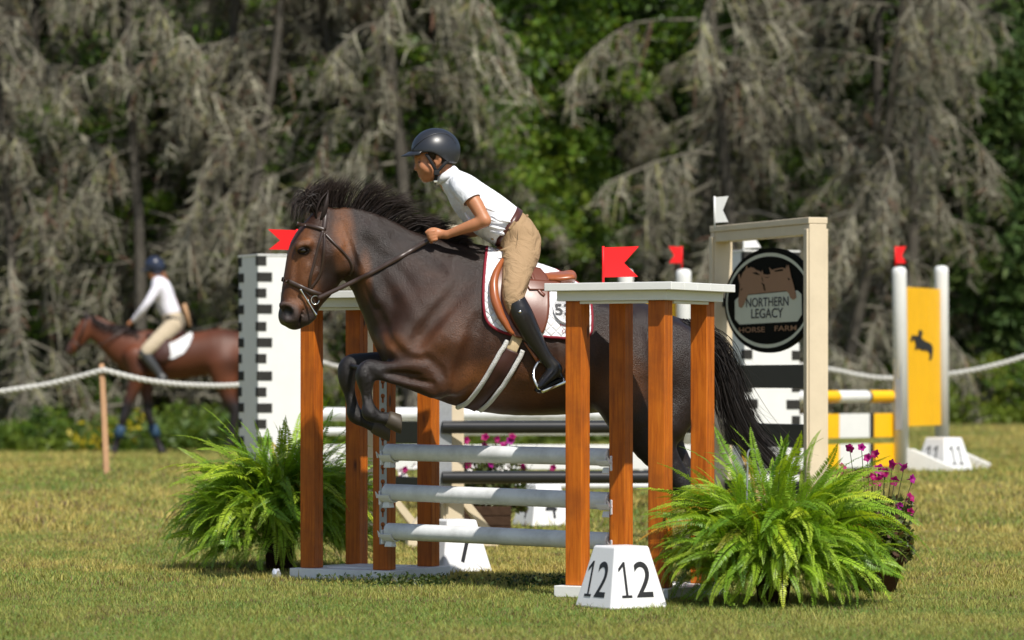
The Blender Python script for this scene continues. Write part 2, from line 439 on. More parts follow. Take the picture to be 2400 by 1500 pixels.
# ------------------------------------------------------------------ woods
def tubes_np(paths, radii, n=3):
    """many thin limbs at once; paths: list of (m,3) arrays, radii list of (m,)"""
    VV = []; FF = []; off = 0
    ang = np.arange(n) * 2 * math.pi / n; ca, sa = np.cos(ang), np.sin(ang)
    for P, r in zip(paths, radii):
        m = len(P); T = np.gradient(P, axis=0); T /= np.linalg.norm(T, axis=1)[:, None] + 1e-9
        a = np.where(np.abs(T[:, 2:3]) < .9, np.array([[0, 0, 1.]]), np.array([[1., 0, 0]])); u = np.cross(T, a); u /= np.linalg.norm(u, axis=1)[:, None] + 1e-9; w = np.cross(T, u)
        V = P[:, None, :] + (u[:, None, :] * ca[None, :, None] + w[:, None, :] * sa[None, :, None]) * r[:, None, None]
        VV.append(V.reshape(-1, 3)); i = (np.arange(m - 1) * n)[:, None]; k = np.arange(n)[None, :]; k1 = (k + 1) % n
        FF.append((np.stack([i + k, i + k1, i + n + k1, i + n + k], 2).reshape(-1, 4)) + off); off += m * n
    return np.vstack(VV), np.vstack(FF)

def limb(rg, p, d, L, droop, m=6, wob=.06):
    P = [np.array(p)]; d = np.array(d, float); d /= np.linalg.norm(d); st = L / (m - 1)
    for i in range(m - 1):
        d = d + np.array([rg.normal(0, wob), rg.normal(0, wob), -droop * st + rg.normal(0, wob * .6)]); d /= np.linalg.norm(d); P.append(P[-1] + d * st)
    return np.array(P)

def spruce_meshes(seed, H, green=0.0, spread=2.3, nb=44):
    """dead, lichen-hung spruce: bare drooping boughs with curtains of fine twigs"""
    rg = np.random.default_rng(seed); tr = np.array([[0, 0, 0], [.02, 0, H * .3], [-.03, .03, H * .6], [0, 0, H]])
    tr[1:3, :2] += rg.normal(0, .06, (2, 2)); tv = tubes_np([cat_rom(tr, 5)], [np.linspace(.095, .03, 16)], 9)
    big = []; bigr = []; tw = []; twr = []; twc = []
    for i in range(nb):
        z = .35 + (H - .9) * (i + rg.random()) / nb; a = rg.uniform(0, 2 * math.pi); f = 1 - .55 * z / H
        L = spread * f * rg.uniform(.55, 1.15); up = rg.uniform(-.35, .35)
        b = limb(rg, (0.1 * math.cos(a), .1 * math.sin(a), z), (math.cos(a), math.sin(a), up), L, rg.uniform(.1, 1.0), 8, .13)
        big.append(b); bigr.append(np.linspace(.022, .008, 8) * rg.uniform(.7, 1.4))
        nt = int(L * 13)
        for k in range(nt):
            s = rg.uniform(.10, 1) ** .8 * 6.99; j = int(s); p = b[j] + (b[j + 1] - b[j]) * (s - j); dd = b[min(j + 1, 7)] - b[j]; dd = dd / np.linalg.norm(dd)
            sd = np.cross(dd, [0, 0, 1]) * rg.choice([-1, 1]); l2 = rg.uniform(.25, .85) * (1.1 - .4 * s / 7)
            q = limb(rg, p, dd * .5 + sd * rg.uniform(.1, .6) + np.array([0, 0, rg.uniform(-1.3, -.2)]), l2 * 1.15, rg.uniform(.8, 2.4), 5, .12)
            c = (rg.random() - .5) * .9
            tw.append(q); twr.append(np.linspace(.011, .004, 5) * rg.uniform(.7, 1.6)); twc.append(c)
            for h in range(int(3 + l2 * 11)):
                s3 = rg.uniform(.1, 3.99); j3 = int(s3); p3 = q[j3] + (q[j3 + 1] - q[j3]) * (s3 - j3)
                t3 = limb(rg, p3, (rg.normal(0, .6), rg.normal(0, .6), rg.uniform(-1.0, .2)), rg.uniform(.08, .30), 1.6, 3, .24)
                tw.append(t3); twr.append(np.array([.0068, .0058, .002]) * rg.uniform(.6, 1.7)); twc.append(c + rg.normal(0, .12))
    bv = tubes_np(big, bigr, 5); wv = tubes_np(tw, twr, 3)
    nv = [len(p) * 3 for p in tw]; cc = np.repeat(np.array(twc), nv)[:, None]
    mix = np.clip(.5 + cc, 0, 1); col = np.array([0.13, 0.115, 0.088]) * (1 - mix) + np.array([0.375, 0.36, 0.27]) * mix
    hue = np.repeat(rg.random(len(tw)), nv)[:, None]; col = np.where(hue < .08, np.array([0.27, 0.26, 0.12]), col); col = np.where(hue > .93, np.array([0.17, 0.10, 0.07]), col)
    if green: col = np.where(np.repeat(rg.random(len(tw)), nv)[:, None] < green, np.array([0.10, 0.13, 0.03]), col)
    n0 = len(bv[0]); V = np.vstack([bv[0], wv[0]]); C = np.vstack([np.tile([0.15, 0.138, 0.108], (n0, 1)), col]); Fq = np.vstack([bv[1], wv[1] + n0])
    return np_mesh('spruce_trunk', *tv, True), np_mesh('spruce_boughs', V, Fq, False, C)

def leaf_quads(rg, ctr, size, up=.35, asp=1.5):
    n = len(ctr); a = rg.normal(0, 1, (n, 3)); a /= np.linalg.norm(a, axis=1)[:, None]; nr = rg.normal(0, 1, (n, 3)); nr[:, 2] += up; u = np.cross(a, nr); u /= np.linalg.norm(u, axis=1)[:, None] + 1e-9
    w = np.cross(u, nr); w /= np.linalg.norm(w, axis=1)[:, None] + 1e-9; s = (size * rg.uniform(.6, 1.35, n))[:, None]
    V = np.stack([ctr - u * s * asp / 2, ctr + w * s * .42, ctr + u * s * asp / 2, ctr - w * s * .42], 1).reshape(-1, 3)
    return V, np.arange(n * 4).reshape(n, 4)

def leafy_meshes(seed, H, R, nleaf, size, cols, z0=.6, clumps=60, tall=1.0, conifer=False):
    rg = np.random.default_rng(seed); tr = np.array([[0, 0, 0], [.1, .05, H * .35], [-.05, .1, H * .7], [.05, 0, H * .97]]); tr[1:, :2] += rg.normal(0, .12, (3, 2))
    paths = [cat_rom(tr, 5)]; rad = [np.linspace(.13, .02, 16)]; cs = []
    for i in range(clumps):
        z = z0 + (H - z0) * (i + rg.random()) / clumps; f = (1 - z / H) ** .7 if conifer else math.sin(math.pi * min(.97, .22 + .75 * (z - z0) / (H - z0))) ** .6
        a = rg.uniform(0, 2 * math.pi); rr = R * f * rg.uniform(.25, 1.0); c = np.array([rr * math.cos(a), rr * math.sin(a), z])
        b = paths[0][min(15, int(max(0, z - .5) / H * 15))]; mid = (b + c) / 2 + np.array([0, 0, .15 if not conifer else .05]); paths.append(cat_rom(np.array([b, mid, c]), 3)); rad.append(np.linspace(.035, .008, 7)); cs.append((c, rg.uniform(.28, .62) * (R / 1.8) ** .5, rg.uniform(-.4, .4)))
    per = nleaf // clumps; ctr = []; col = []
    cols = np.array(cols)
    for c, r, tone in cs:
        d = rg.normal(0, 1, (per, 3)); d /= np.linalg.norm(d, axis=1)[:, None]; p = c + d * (r * rg.random(per) ** .45)[:, None] * np.array([1.25, 1.25, .6 if conifer else .75]); p[:, 2] = np.maximum(p[:, 2], .05)
        if conifer: p[:, 2] -= .35 * np.hypot(p[:, 0] - c[0], p[:, 1] - c[1])
        ctr.append(p); k = np.clip(.5 + tone + rg.normal(0, .22, per), 0, .999); j = (k * (len(cols) - 1)); j0 = j.astype(int); fr = (j - j0)[:, None]; col.append(cols[j0] * (1 - fr) + cols[np.minimum(j0 + 1, len(cols) - 1)] * fr)
    V, Fq = leaf_quads(rg, np.vstack(ctr), size, asp=2.6 if conifer else 1.45)
    return np_mesh('tree_trunk', *tubes_np(paths, rad, 7), True), np_mesh('tree_crown', V, Fq, False, np.repeat(np.vstack(col), 4, 0))

t = NT('lichen_twigs', .95, .05); a = t.attr(); t.color(t.mix(1.0, a, t.ramp(t.noise(t.coords(), 7, 4), [(.3, (.72,) * 3), (.7, (1.25,) * 3)]), 'MULTIPLY')); M['twig'] = t.m
t = NT('grey_bark', .95, .1); f = t.noise(t.coords((1, 1, .25)), 16, 6, .65); t.color(t.ramp(f, [(.3, (.035, .031, .025)), (.7, (.12, .108, .088))])); t.bump(f, .8, .03); M['bark'] = t.m
M['leaf'] = mat_leaf('broad_leaf', None, .40, .45, .4); M['needle'] = mat_leaf('fir_needle', None, .15, .6, .2)
SP = [spruce_meshes(11, 9.5), spruce_meshes(12, 9.0, .05, 2.7), spruce_meshes(13, 10.0, .03, 2.1), spruce_meshes(14, 9.2, .12, 2.6, 50)]
LEAFC = [(.020, .042, .008), (.058, .118, .014), (.12, .225, .022), (.19, .25, .03)]
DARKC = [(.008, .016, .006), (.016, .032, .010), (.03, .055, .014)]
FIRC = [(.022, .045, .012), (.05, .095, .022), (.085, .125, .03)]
LF_ = [leafy_meshes(21, 9, 2.2, 15000, .075, LEAFC), leafy_meshes(22, 8.5, 2.0, 14000, .07, LEAFC)]
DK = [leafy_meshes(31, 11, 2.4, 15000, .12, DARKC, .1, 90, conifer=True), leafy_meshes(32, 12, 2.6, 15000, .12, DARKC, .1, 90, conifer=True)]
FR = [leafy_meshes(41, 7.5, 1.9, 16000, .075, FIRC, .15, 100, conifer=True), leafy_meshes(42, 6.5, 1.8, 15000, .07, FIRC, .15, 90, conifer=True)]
BU = [leafy_meshes(51, 1.3, .9, 3200, .06, LEAFC, .05, 26), leafy_meshes(52, 1.0, 1.0, 3000, .055, [(.05, .09, .012), (.11, .18, .02), (.22, .25, .03)], .05, 26)]
def tree(name, ms, crown_mat, px, Y, rz, sc, label, cat, group, crown='crown'):
    X = (px - 1200) * Y / F; r = thing(name, label, cat, (X, Y, gz(X, Y) - .03), rz, group); r.scale = (sc, sc, sc)
    if crown == 'boughs': r.rotation_euler = (tg.gauss(0, .06), tg.gauss(0, .09), rz)
    for nm, me, mt in (('trunk', ms[0], M['bark']), (crown, ms[1], crown_mat)):
        if not me.materials: me.materials.append(mt)
        new_obj(nm, me, r)
    return r
tg = random.Random(3)
dead = [(-110, 49, 0), (60, 48.4, 1), (215, 50.5, 2), (330, 48.6, 3), (470, 49.8, 0), (590, 48.2, 2), (700, 50.4, 1), (800, 48.8, 0), (905, 50.0, 2), (1030, 50.8, 1), (150, 52.0, 3), (400, 51.8, 1), (650, 52.5, 3), (960, 48.4, 3),
        (1745, 50.0, 1), (1850, 51.5, 0), (1950, 49.6, 2), (2060, 51.8, 1), (2110, 50.4, 2), (2205, 53.5, 0), (2330, 52.6, 3), (2460, 53, 2), (1480, 53.5, 1), (1560, 51.5, 3)]
dlab = ['lichen grey dead spruce beyond the end of the rope on the pony side', 'lichen grey dead spruce standing nearest the rope stake', 'tall grey dead spruce behind the chestnut pony head', 'grey dead spruce right behind the pony rider helmet', 'grey dead spruce behind the pony hindquarters', 'grey dead spruce behind the white tower by the pony', 'grey dead spruce behind the red flag at the horse forehead', 'grey dead spruce rising above the horse poll', 'grey dead spruce rising above the horse mane', 'grey dead spruce behind the jumping rider helmet',
        'low leaning dead spruce between the rope and the pony', 'thin dead spruce set back behind the pony rider', 'thin dead spruce set back behind the white tower', 'drooping dead spruce in front of the others above the mane', 'brown grey dead spruce behind the white flag of the sign frame', 'brown grey dead spruce behind the oval farm sign', 'brown grey dead spruce just beside the cream frame post', 'brown grey dead spruce between the cream frame and the yellow wing', 'brown grey dead spruce behind the yellow leaping horse panel', 'brown grey dead spruce set back beside the green firs', 'brown grey dead spruce overhanging box 11 and the rope', 'brown grey dead spruce at the far end of the rope', 'small dead spruce drooping in the dark gap above the saddle', 'small dead spruce in the dark gap above the two far red flags']
for i, (px, Y, k) in enumerate(dead):
    gp = 'dead spruces on the woods edge behind the horses' if px < 1100 else ('dead spruces in the dark gap' if px < 1600 else 'dead spruces behind the yellow jump')
    tree('dead_spruce', SP[k], M['twig'], px, Y, tg.uniform(0, 6.28), tg.uniform(.9, 1.1) * (.62 if 1400 < px < 1600 else 1), dlab[i], 'tree', gp, 'boughs')
leafy = [(1130, 51.5, 0, 1, 'bright leafy tree above the jumping rider back'), (1215, 53.5, 1, 1.05, 'leafy green tree behind the rider seat'), (1310, 56.5, 0, .8, 'shaded leafy tree deep in the dark gap'), (1640, 55, 0, .95, 'leafy tree between the dark gap and the sign frame'), (1720, 54, 1, .8, 'leafy tree showing through behind the white sign flag'), (840, 53.5, 0, .9, 'leafy tree showing through the spruces above the horse poll'), (560, 54, 1, .9, 'leafy tree showing through the spruces above the white tower'), (300, 53.8, 0, .85, 'leafy tree showing through the spruces above the pony'), (2330, 56, 1, 1, 'leafy tree behind the green firs'), (1175, 50.5, 1, .55, 'young leafy tree low behind the rider elbow'), (1330, 52.8, 0, .5, 'young leafy tree low behind the saddle cantle'), (250, 50.2, 1, .5, 'young leafy tree among the spruces by the pony head'), (640, 50.6, 0, .42, 'young leafy tree low beside the red flag at the horse forehead'), (450, 49.4, 1, .35, 'young leafy tree low behind the pony rump'), (110, 49.6, 0, .5, 'young leafy tree among the spruces by the rope end'), (380, 50.6, 0, .75, 'leafy tree between the spruces above the pony rider'), (760, 49.6, 1, .6, 'leafy tree between the spruces behind the horse poll'), (880, 51.2, 0, .9, 'leafy tree between the spruces above the mane'), (1010, 49.8, 1, .75, 'leafy tree between the spruces above the rider helmet'), (1900, 51.0, 0, .42, 'young leafy tree low beside the cream frame post'), (2280, 51.8, 1, .6, 'leafy tree rising over box 11')]
for px, Y, k, s, lb in leafy:
    tree('broadleaf_tree', LF_[k], M['leaf'], px, Y, tg.uniform(0, 6.28), s, lb, 'tree', 'leafy trees in the woods edge')
for px, Y, k, s, lb in [(2260, 52.2, 0, .75, 'green feathery fir just beyond box 11'), (2360, 51.4, 1, .8, 'green feathery fir where the rope rises past the yellow jump'), (2440, 52.0, 0, .9, 'green feathery fir at the far end of the rope'), (2150, 54.5, 1, .8, 'green fir set back behind the yellow panel'), (1980, 54, 0, .7, 'green fir set back behind the striped pole')]:
    tree('green_fir', FR[k], M['needle'], px, Y, tg.uniform(0, 6.28), s, lb, 'tree', 'green firs by the yellow jump')
for i in range(42):
    px = -1024 + i * 108 + tg.uniform(-30, 30); Y = 57.5 + (i % 3) * 2.4 + tg.uniform(-.6, .6) - (4 if px < -200 or px > 2600 else 0)
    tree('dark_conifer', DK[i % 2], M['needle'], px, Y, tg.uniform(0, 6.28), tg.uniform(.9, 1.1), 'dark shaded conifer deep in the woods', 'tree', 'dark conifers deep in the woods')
for i in range(30):
    px = -60 + i * 85 + tg.uniform(-25, 25); right = px > 1200; Y = (47.6 if px < 700 else 49.3 if px < 1500 else 50.2) + tg.uniform(-.5, .9)
    if px < 650: Y = 45.6 + tg.uniform(-.4, 1.2)
    tree('shrub', BU[(i * 7) % 3 % 2], M['leaf'], px, Y, tg.uniform(0, 6.28), tg.uniform(.45, .95) * (.5 if px < 650 else 1), ('dark green leafy shrub at the foot of the woods', 'yellow green leafy shrub at the foot of the woods')[(i * 7) % 3 % 2], 'shrub', ('dark green shrubs at the foot of the woods', 'yellow green shrubs at the foot of the woods')[(i * 7) % 3 % 2])
# weeds along the woods edge
rg = np.random.default_rng(77); n = 34000
wx = rg.uniform(-11, 11, n); frac = sstep(-3.5, 3.5, wx); wy = 44.6 + frac * 4.2 + np.abs(rg.normal(0, 1.1, n)); wz = ground_z(wx, wy) + rg.random(n) ** 1.6 * (.10 + .55 * value_noise(wx, wy, .8, 21))
V, Fq = leaf_quads(rg, np.stack([wx, wy, wz], 1), .06, .5, 2.0); k = np.clip(value_noise(wx, wy, .7, 22) + rg.normal(0, .15, n), 0, 1)[:, None]
wc = np.array([.05, .10, .014]) * (1 - k) + np.array([.15, .20, .02]) * k; yel = (value_noise(wx, wy, .5, 23) > .76) & (rg.random(n) < .5) & (wx < 0); wc[yel] = (.42, .34, .02)
o = new_obj('weeds', np_mesh('weeds', V, Fq, False, np.repeat(wc, 4, 0))); o.data.materials.append(M['leaf']); tag(o, 'green and yellow weeds along the foot of the woods', 'weeds', kind='stuff')
# ------------------------------------------------------------------ jumps
def std_orange(name, px_c, Y, label, mirror):
    X = (px_c - 1200) * Y / F
    r = thing(name, label, 'jump standard', (X, Y, 0), math.radians(-29.5), 'orange cedar jump standards')
    s, pw = .225, .089
    # plinth: frame planks and an inner deck of planks
    for i, (cx_, cy_, lx, ly) in enumerate(((0, -.24, .62, .14), (0, .24, .62, .14), (-.24, 0, .14, .339), (.24, 0, .14, .339))):
        MB().box((cx_, cy_, .0275), (lx, ly, .055)).build('base_plank', M['white_old'], r, False, .003)
    for i in range(3):
        MB().box((0, -.113 + i * .113, .031), (.339, .110, .062)).build('base_plank', M['white_old'], r, False, .003)
    zt = 1.430
    posts = {}
    for nm, sx, sy in (('left', -1, -1), ('front', 1, -1), ('right', 1, 1), ('back', -1, 1)):
        # each post is two boards back to back, with a fine joint
        zb = .0385 if True else 0
        p = MB().box((sx * s, sy * s - pw / 4, (zt + .056) / 2), (pw, pw / 2 - .0006, zt - .056)); p.box((sx * s, sy * s + pw / 4, (zt + .056) / 2), (pw - .0012, pw / 2 - .0006, zt - .056))
        posts[nm] = p.build('post', M['stain'], r, False, .0035)
    # apron boards under the top
    hz = 1.4555 - .0005
    for cx_, cy_, lx, ly in ((0, -.291, .60, .018), (0, .291, .60, .018), (-.291, 0, .018, .563), (.291, 0, .018, .563)):
        MB().box((cx_, cy_, 1.4535), (lx, ly, .047)).build('apron_board', M['white'], r, False, .002)
    for cx_, cy_, lx, ly in ((-.0, -.262, .37, .034), (.262, 0, .034, .37)):
        MB().box((cx_, cy_, 1.4225), (lx, ly, .014)).build('apron_strip', M['white'], r, False, .002)
    for i in range(5):
        MB().box((0, -.276 + i * .138, 1.4965), (.69, .1365, .038)).build('top_plank', M['white'], r, False, .003)
    MB().box((0, 0, 1.4655), (.55, .55, .022)).build('top_underlay', M['white'], r)
    return r
RSTD = std_orange('jump_standard', 1501, 18.305, 'orange cedar jump standard with white top in front of the horse hindquarters', False)
LSTD = std_orange('jump_standard', 868, 20.0, 'orange cedar jump standard with white top and steel track beneath the horse head', True)
def loc_in(root, P):
    return Matrix.Rotation(-root.rotation_euler.z, 3, 'Z') @ (Vector(P) - root.location)
MB().box(loc_in(LSTD, px_at(873, 711, 19.66)), (.018, .016, .030)).build('red_tag', M['red'], LSTD, False, .002)
# steel keyhole track on the near post of the left standard
trk = MB(); fx, fy = .225 + .021, -.225 - .0445 - .003
MB().box((fx, fy, .80), (.044, .005, 1.22)).build('steel_track', M['galv'], LSTD, False, .001)
hole = MB(); hole.lathe([(.0125, 0), (.0125, .0016)], 14, Matrix.Rotation(math.pi / 2, 4, 'X')); hole.box((0, -.0008, -.020), (.011, .0016, .030)); hole_me = hole.mesh('track_hole')
hole_me.materials.append(mat_flat('cedar_seen_through_slot', (0.30, 0.075, 0.01), .6))
for i in range(17):
    o = new_obj('track_slot', hole_me, LSTD); o.location = (fx, fy - .0026, .22 + i * .0745)
# poles of the orange jump
def pole(name, A, Bp, r, mat, label, group=None, bands=None):
    A, Bp = Vector(A), Vector(Bp); d = Bp - A; root = thing(name, label, 'jump pole', A, 0, group)
    q = d.to_track_quat('Z', 'Y').to_matrix().to_4x4(); L = d.length
    if bands is None:
        MB().lathe([(r * .86, 0), (r, .006), (r, L * .5), (r, L - .006), (r * .86, L)], 28, q).build('shaft', mat, root, True, .0).modifiers.new('es', 'EDGE_SPLIT')
    else:
        for a0, a1, mt, nm in bands:
            MB().lathe([(r * .97, a0 * L), (r, a0 * L + .004), (r, a1 * L - .004), (r * .97, a1 * L)], 28, q).build(nm, mt, root, True)
    return root
zl, zr = (.674, .466, .263), (.667, .450, .251)
pl_labels = ('topmost of the three white poles under the leaping horse', 'middle of the three white poles under the leaping horse', 'lowest of the three white poles under the leaping horse')
for i in range(3):
    A = px_at(908 + (0, -3, 2)[i], 890, 19.56); A.z = zl[i]; Bp = px_at(1431, 890, 18.62); Bp.z = zr[i]
    p = pole('jump_pole', A, Bp, .0435, M['pvc'], pl_labels[i])
    # cups: belong to the standards
    for root, P, dr in ((LSTD, A, 1), (RSTD, Bp, -1)):
        q = loc_in(root, P); dloc = loc_in(root, P + (Bp - A).normalized() * dr) - q; dloc.z = 0; dloc.normalize(); sd_ = Vector((-dloc.y, dloc.x, 0))
        rows = []
        for k in range(9):
            a_ = math.radians(-165 + 150 * k / 8) if dr > 0 else math.radians(-160 + 140 * k / 8); rr_ = .0475
            c_ = sd_ * (math.cos(a_) * rr_) + Vector((0, 0, math.sin(a_) * rr_)); rows.append([q - dloc * .018 + c_, q + dloc * .060 + c_])
        mb = MB(); mb.sheet(rows); cup = mb.build('pole_cup', M['plastic'], root, False); so = cup.modifiers.new('s', 'SOLIDIFY'); so.thickness = .006; so.offset = 1
        mb = MB(); mb.box(q - dloc * .022 + Vector((0, 0, -.030)), (.06, .012, .075), Matrix.Rotation(math.atan2(sd_.y, sd_.x), 3, 'Z'))
        mb.box(q + dloc * .015 + Vector((0, 0, -.066)), (.05, .045, .030), Matrix.Rotation(math.atan2(dloc.y, dloc.x), 3, 'Z'), .8)
        mb.build('cup_bracket', M['plastic'], cup, False, .004)
        fl0 = q - dloc * .024; mb = MB(); mb.add([fl0 + sd_ * .060 + Vector((0, 0, .004)), fl0 + sd_ * .05 + Vector((0, 0, -.03)), fl0 - sd_ * .05 + Vector((0, 0, -.03)), fl0 - sd_ * .060 + Vector((0, 0, .004)), fl0 - sd_ * .03 + Vector((0, 0, -.022)), fl0 + sd_ * .03 + Vector((0, 0, -.022))], [[0, 1, 2, 3, 4, 5]])
        o = mb.build('cup_lip', M['plastic'], cup); so = o.modifiers.new('s', 'SOLIDIFY'); so.thickness = .005

# flags
def flag(px, py_base, py_top, Y, wid_px, side, mat, label, rot=0.0, h_px=None, post_mat=None):
    """swallow-tailed plate flag on a thin rod"""
    P = px_at(px, py_base, Y); k = Y / F; H = (py_base - py_top) * k; W = wid_px * k; h = (h_px or wid_px) * k
    r = thing('flag', label, 'flag', P, rot)
    MB().tube([(0, 0, -.01), (0, 0, H)], .0065, 8).build('flag_rod', post_mat or mat, r, True)
    s = side; poly = [(0, H - h), (s * W * .97, H - h + .003), (s * W * .58, H - h * .54), (s * W, H), (0, H - .006)]
    mb = MB(); mb.prism(poly, -.003, .003); mb.build('flag_plate', mat, r, False); return r
flag(1414, 668, 577, 18.25, 84, 1, M['red'], 'red swallowtail flag on the white top of the standard by the hindquarters', 0, 73)
flag(696, 697, 537, 20.05, 68, -1, M['red'], 'red swallowtail flag behind the jumping horse forehead', 0, 49)

# number boxes
def number_box(px, py, Y, num, rot, size, label, both=True):
    P = px_at(px, py, Y); P.z = gz(P.x, P.y)
    b, tp, h = size; r = thing('number_box', label, 'number box', P, rot, 'white jump number boxes')
    mb = MB(); mb.box((0, 0, h / 2), (b, b, h), None, tp / b); mb.build('box', M['plastic'], r, False, .010, 3)
    tilt = math.atan2((b - tp) / 2, h)
    for k, a_ in ((0, 0), (1, -math.pi / 2)):
        R1 = Matrix.Rotation(a_, 4, 'Z'); mid = (b + (tp - b) * .47) / 2 + .0016
        for q, ch in enumerate(num):
            if ch == '1':
                dh, dw = h * .585, b * .20; one = MB(); one.prism([((x_ - .5) * dw, (z_ - .5) * dh) for x_, z_ in ((.10, 0), (.98, 0), (.98, .07), (.66, .07), (.66, 1), (.50, 1), (.04, .82), (.04, .72), (.46, .87), (.46, .07), (.10, .07))], -.0008, 0); me = one.mesh('digit_one')
            else: me = text_mesh(ch, h * .585, b * .29, bold=.006)
            me.materials.append(M['ink'])
            xo = 0 if len(num) == 1 else ((-.20, .12)[q] if num == '12' else (-.12, .12)[q]) * b
            o = new_obj('digit', me, r); o.matrix_local = R1 @ Matrix.Translation((xo, -mid, h * .47)) @ Matrix.Rotation(-tilt, 4, 'X')
    return r
number_box(1456, 1400, 17.36, '12', math.radians(31), (.315, .185, .285), 'white number box marked 12 by the orange standard')
number_box(1063, 1320, 20.62, '7', math.radians(31), (.315, .185, .285), 'white number box marked 7 behind the orange standard')
number_box(1271, 1230, 25.9, '4', math.radians(27), (.315, .185, .285), 'white number box marked 4 beside the petunia planter')
number_box(2212, 1090, 32.6, '11', math.radians(40), (.36, .22, .285), 'white number box marked 11 at the foot of the yellow standard')

# ---- sign frames with black boards
def sign_frame(A, Bp, label, face, cut_flag):
    """A: far/left outer foot, Bp: near/right outer foot"""
    A, Bp = Vector(A), Vector(Bp); e = (Bp - A); W = e.length; rot = math.atan2(e.y, e.x); z0 = min(gz(A.x, A.y), gz(Bp.x, Bp.y))
    off = Vector((-math.sin(rot), math.cos(rot), 0)) * .057; r = thing('sign_frame', label, 'sign frame', (A.x + off.x, A.y + off.y, z0), rot)
    d, pw, H = .114, .062, 2.0 - z0
    for x in (pw / 2, W - pw / 2):
        MB().box((x, 0, (H - .021) / 2), (pw, d, H - .021)).build('post', M['cream'], r, False, .004)
        fx_ = pw / 2 - .010
        for yy, nm in ((-d / 2 - .007, 'face_trim'), (d / 2 + .007, 'face_trim')):
            MB().box((x, yy, H / 2 - .02), (pw - .016, .014, H - .06)).build(nm, M['cream'], r, False, .003)
    MB().box((W / 2, 0, H - .001), (W + .004, d + .012, .038)).build('top_rail', M['cream'], r, False, .004)
    MB().box((W / 2, 0, H - .052), (W - 2 * pw - .002, d - .01, .062)).build('under_rail', M['cream'], r, False, .003)
    for zc in (1.07, .71, .35):
        MB().box((W / 2, .03, zc - z0), (W - 2 * pw - .004, .036, .142)).build('black_board', M['black'], r, False, .003)
    for x in (pw / 2, W - pw / 2):     # braced feet
        MB().box((x, 0, .035), (.05, .62, .07)).build('foot', M['cream'], r, False, .004)
        for s_ in (-1, 1): MB().bar((x + .052 * (1 if x < W / 2 else -1), s_ * .05, .34), (x + .052 * (1 if x < W / 2 else -1), s_ * .29, .06), .045, .05).build('brace', M['cream'], r, False, .003)
    # oval sign
    cx_, cz_ = W / 2, 1.05 + (890 - 702) / 386 - z0; a_, b_ = (W - 2 * pw) / 2 - .012, .322
    N = 64; el = lambda k, y0, y1: MB().prism([(cx_ + a_ * k * math.cos(2 * math.pi * i / N), cz_ + b_ * (k if k == 1 else (1 - (1 - k) * a_ / b_)) * math.sin(2 * math.pi * i / N)) for i in range(N)], y0, y1)
    sg = el(1.0, -.014, .014).build('sign', M['sign_black'], r, False, .003); sg.location = (0, .02, 0)
    ring = MB(); rows = []
    for i in range(N + 1):
        t_ = 2 * math.pi * i / N; rows.append([(cx_ + (a_ - o_) * math.cos(t_), -.0155, cz_ + (b_ - o_) * math.sin(t_)) for o_ in (.030, .052)])
    ring.sheet(rows); ring.build('sign_border', M['sign_grey'], sg)
    for x_ in (pw + .004, W - pw - .004): MB().box((x_, -.016, cz_), (.030, .016, .055)).build('sign_bracket', M['black'], sg, False, .003)
    if face:
        Z = lambda u, v_: (cx_ + (u - 555) / 425 * a_, cz_ - (v_ - 755) / 585 * b_)       # drawing units of the oval
        def shape(pts, y, mat, nm):
            mb = MB(); mb.prism([Z(*p) for p in pts], y - .0012, y); mb.build(nm, mat, sg)
        plate = [(285, 690), (835, 662), (872, 705), (875, 925), (835, 1000), (285, 1014), (238, 950), (238, 740)]
        shape(plate, -.0150, M['sign_grey'], 'name_plate')
        hl_ = [(282, 815), (275, 740), (288, 640), (292, 560), (278, 500), (275, 450), (290, 440), (298, 500), (320, 430), (345, 400), (358, 345), (368, 385), (400, 372), (430, 385), (455, 410), (480, 418), (500, 440), (510, 410), (520, 460), (560, 470), (590, 465), (575, 385), (600, 420), (640, 408), (700, 400), (730, 415), (740, 370), (745, 410), (757, 372), (768, 430), (780, 500), (800, 580), (825, 700), (828, 740), (800, 762), (775, 740), (760, 690), (735, 660), (560, 668), (370, 680), (355, 720), (330, 790), (310, 825)]
        shape(hl_, -.0185, M['sign_tan'], 'horse_head_emblem')
        for pts in ([(415, 440), (450, 430), (492, 465), (460, 462)], [(500, 550), (530, 575), (543, 650), (528, 640), (520, 590)], [(620, 430), (700, 415), (712, 435), (640, 442)], [(530, 490), (560, 500), (582, 488), (560, 508)], [(752, 515), (775, 535), (758, 545)], [(300, 620), (322, 602), (310, 628)], [(505, 480), (520, 545), (508, 520)]):
            shape(pts, -.0200, M['sign_black'], 'emblem_line')
        for txt, u, v_, hgt, wd_, mt, bo in (('NORTHERN', 553, 772, 104, 405, 'ink', .012), ('LEGACY', 553, 898, 108, 305, 'ink', .012), ('HORSE', 407, 1078, 58, 250, 'sign_tan', .01), ('FARM', 728, 1071, 58, 205, 'sign_tan', .01)):
            me = text_mesh(txt, hgt / 585 * b_, wd_ / 425 * a_, bold=bo); me.materials.append(M[mt]); o = new_obj('lettering', me, sg); x_, z_ = Z(u, v_); o.location = (x_, -.0182, z_)
    return r
RF_A, RF_B = px_at(1665, 890, 23.75), px_at(1897, 890, 22.4)
RF = sign_frame((RF_A.x, RF_A.y, 0), (RF_B.x, RF_B.y, 0), 'cream sign frame holding the black oval farm sign over black boards', True, None)
LF_A, LF_B = px_at(853, 890, 24.85), px_at(1045, 890, 23.57)
LF = sign_frame((LF_A.x, LF_A.y, 0), (LF_B.x, LF_B.y, 0), 'cream sign frame with black boards and plain oval standing behind the orange standard', False, None)
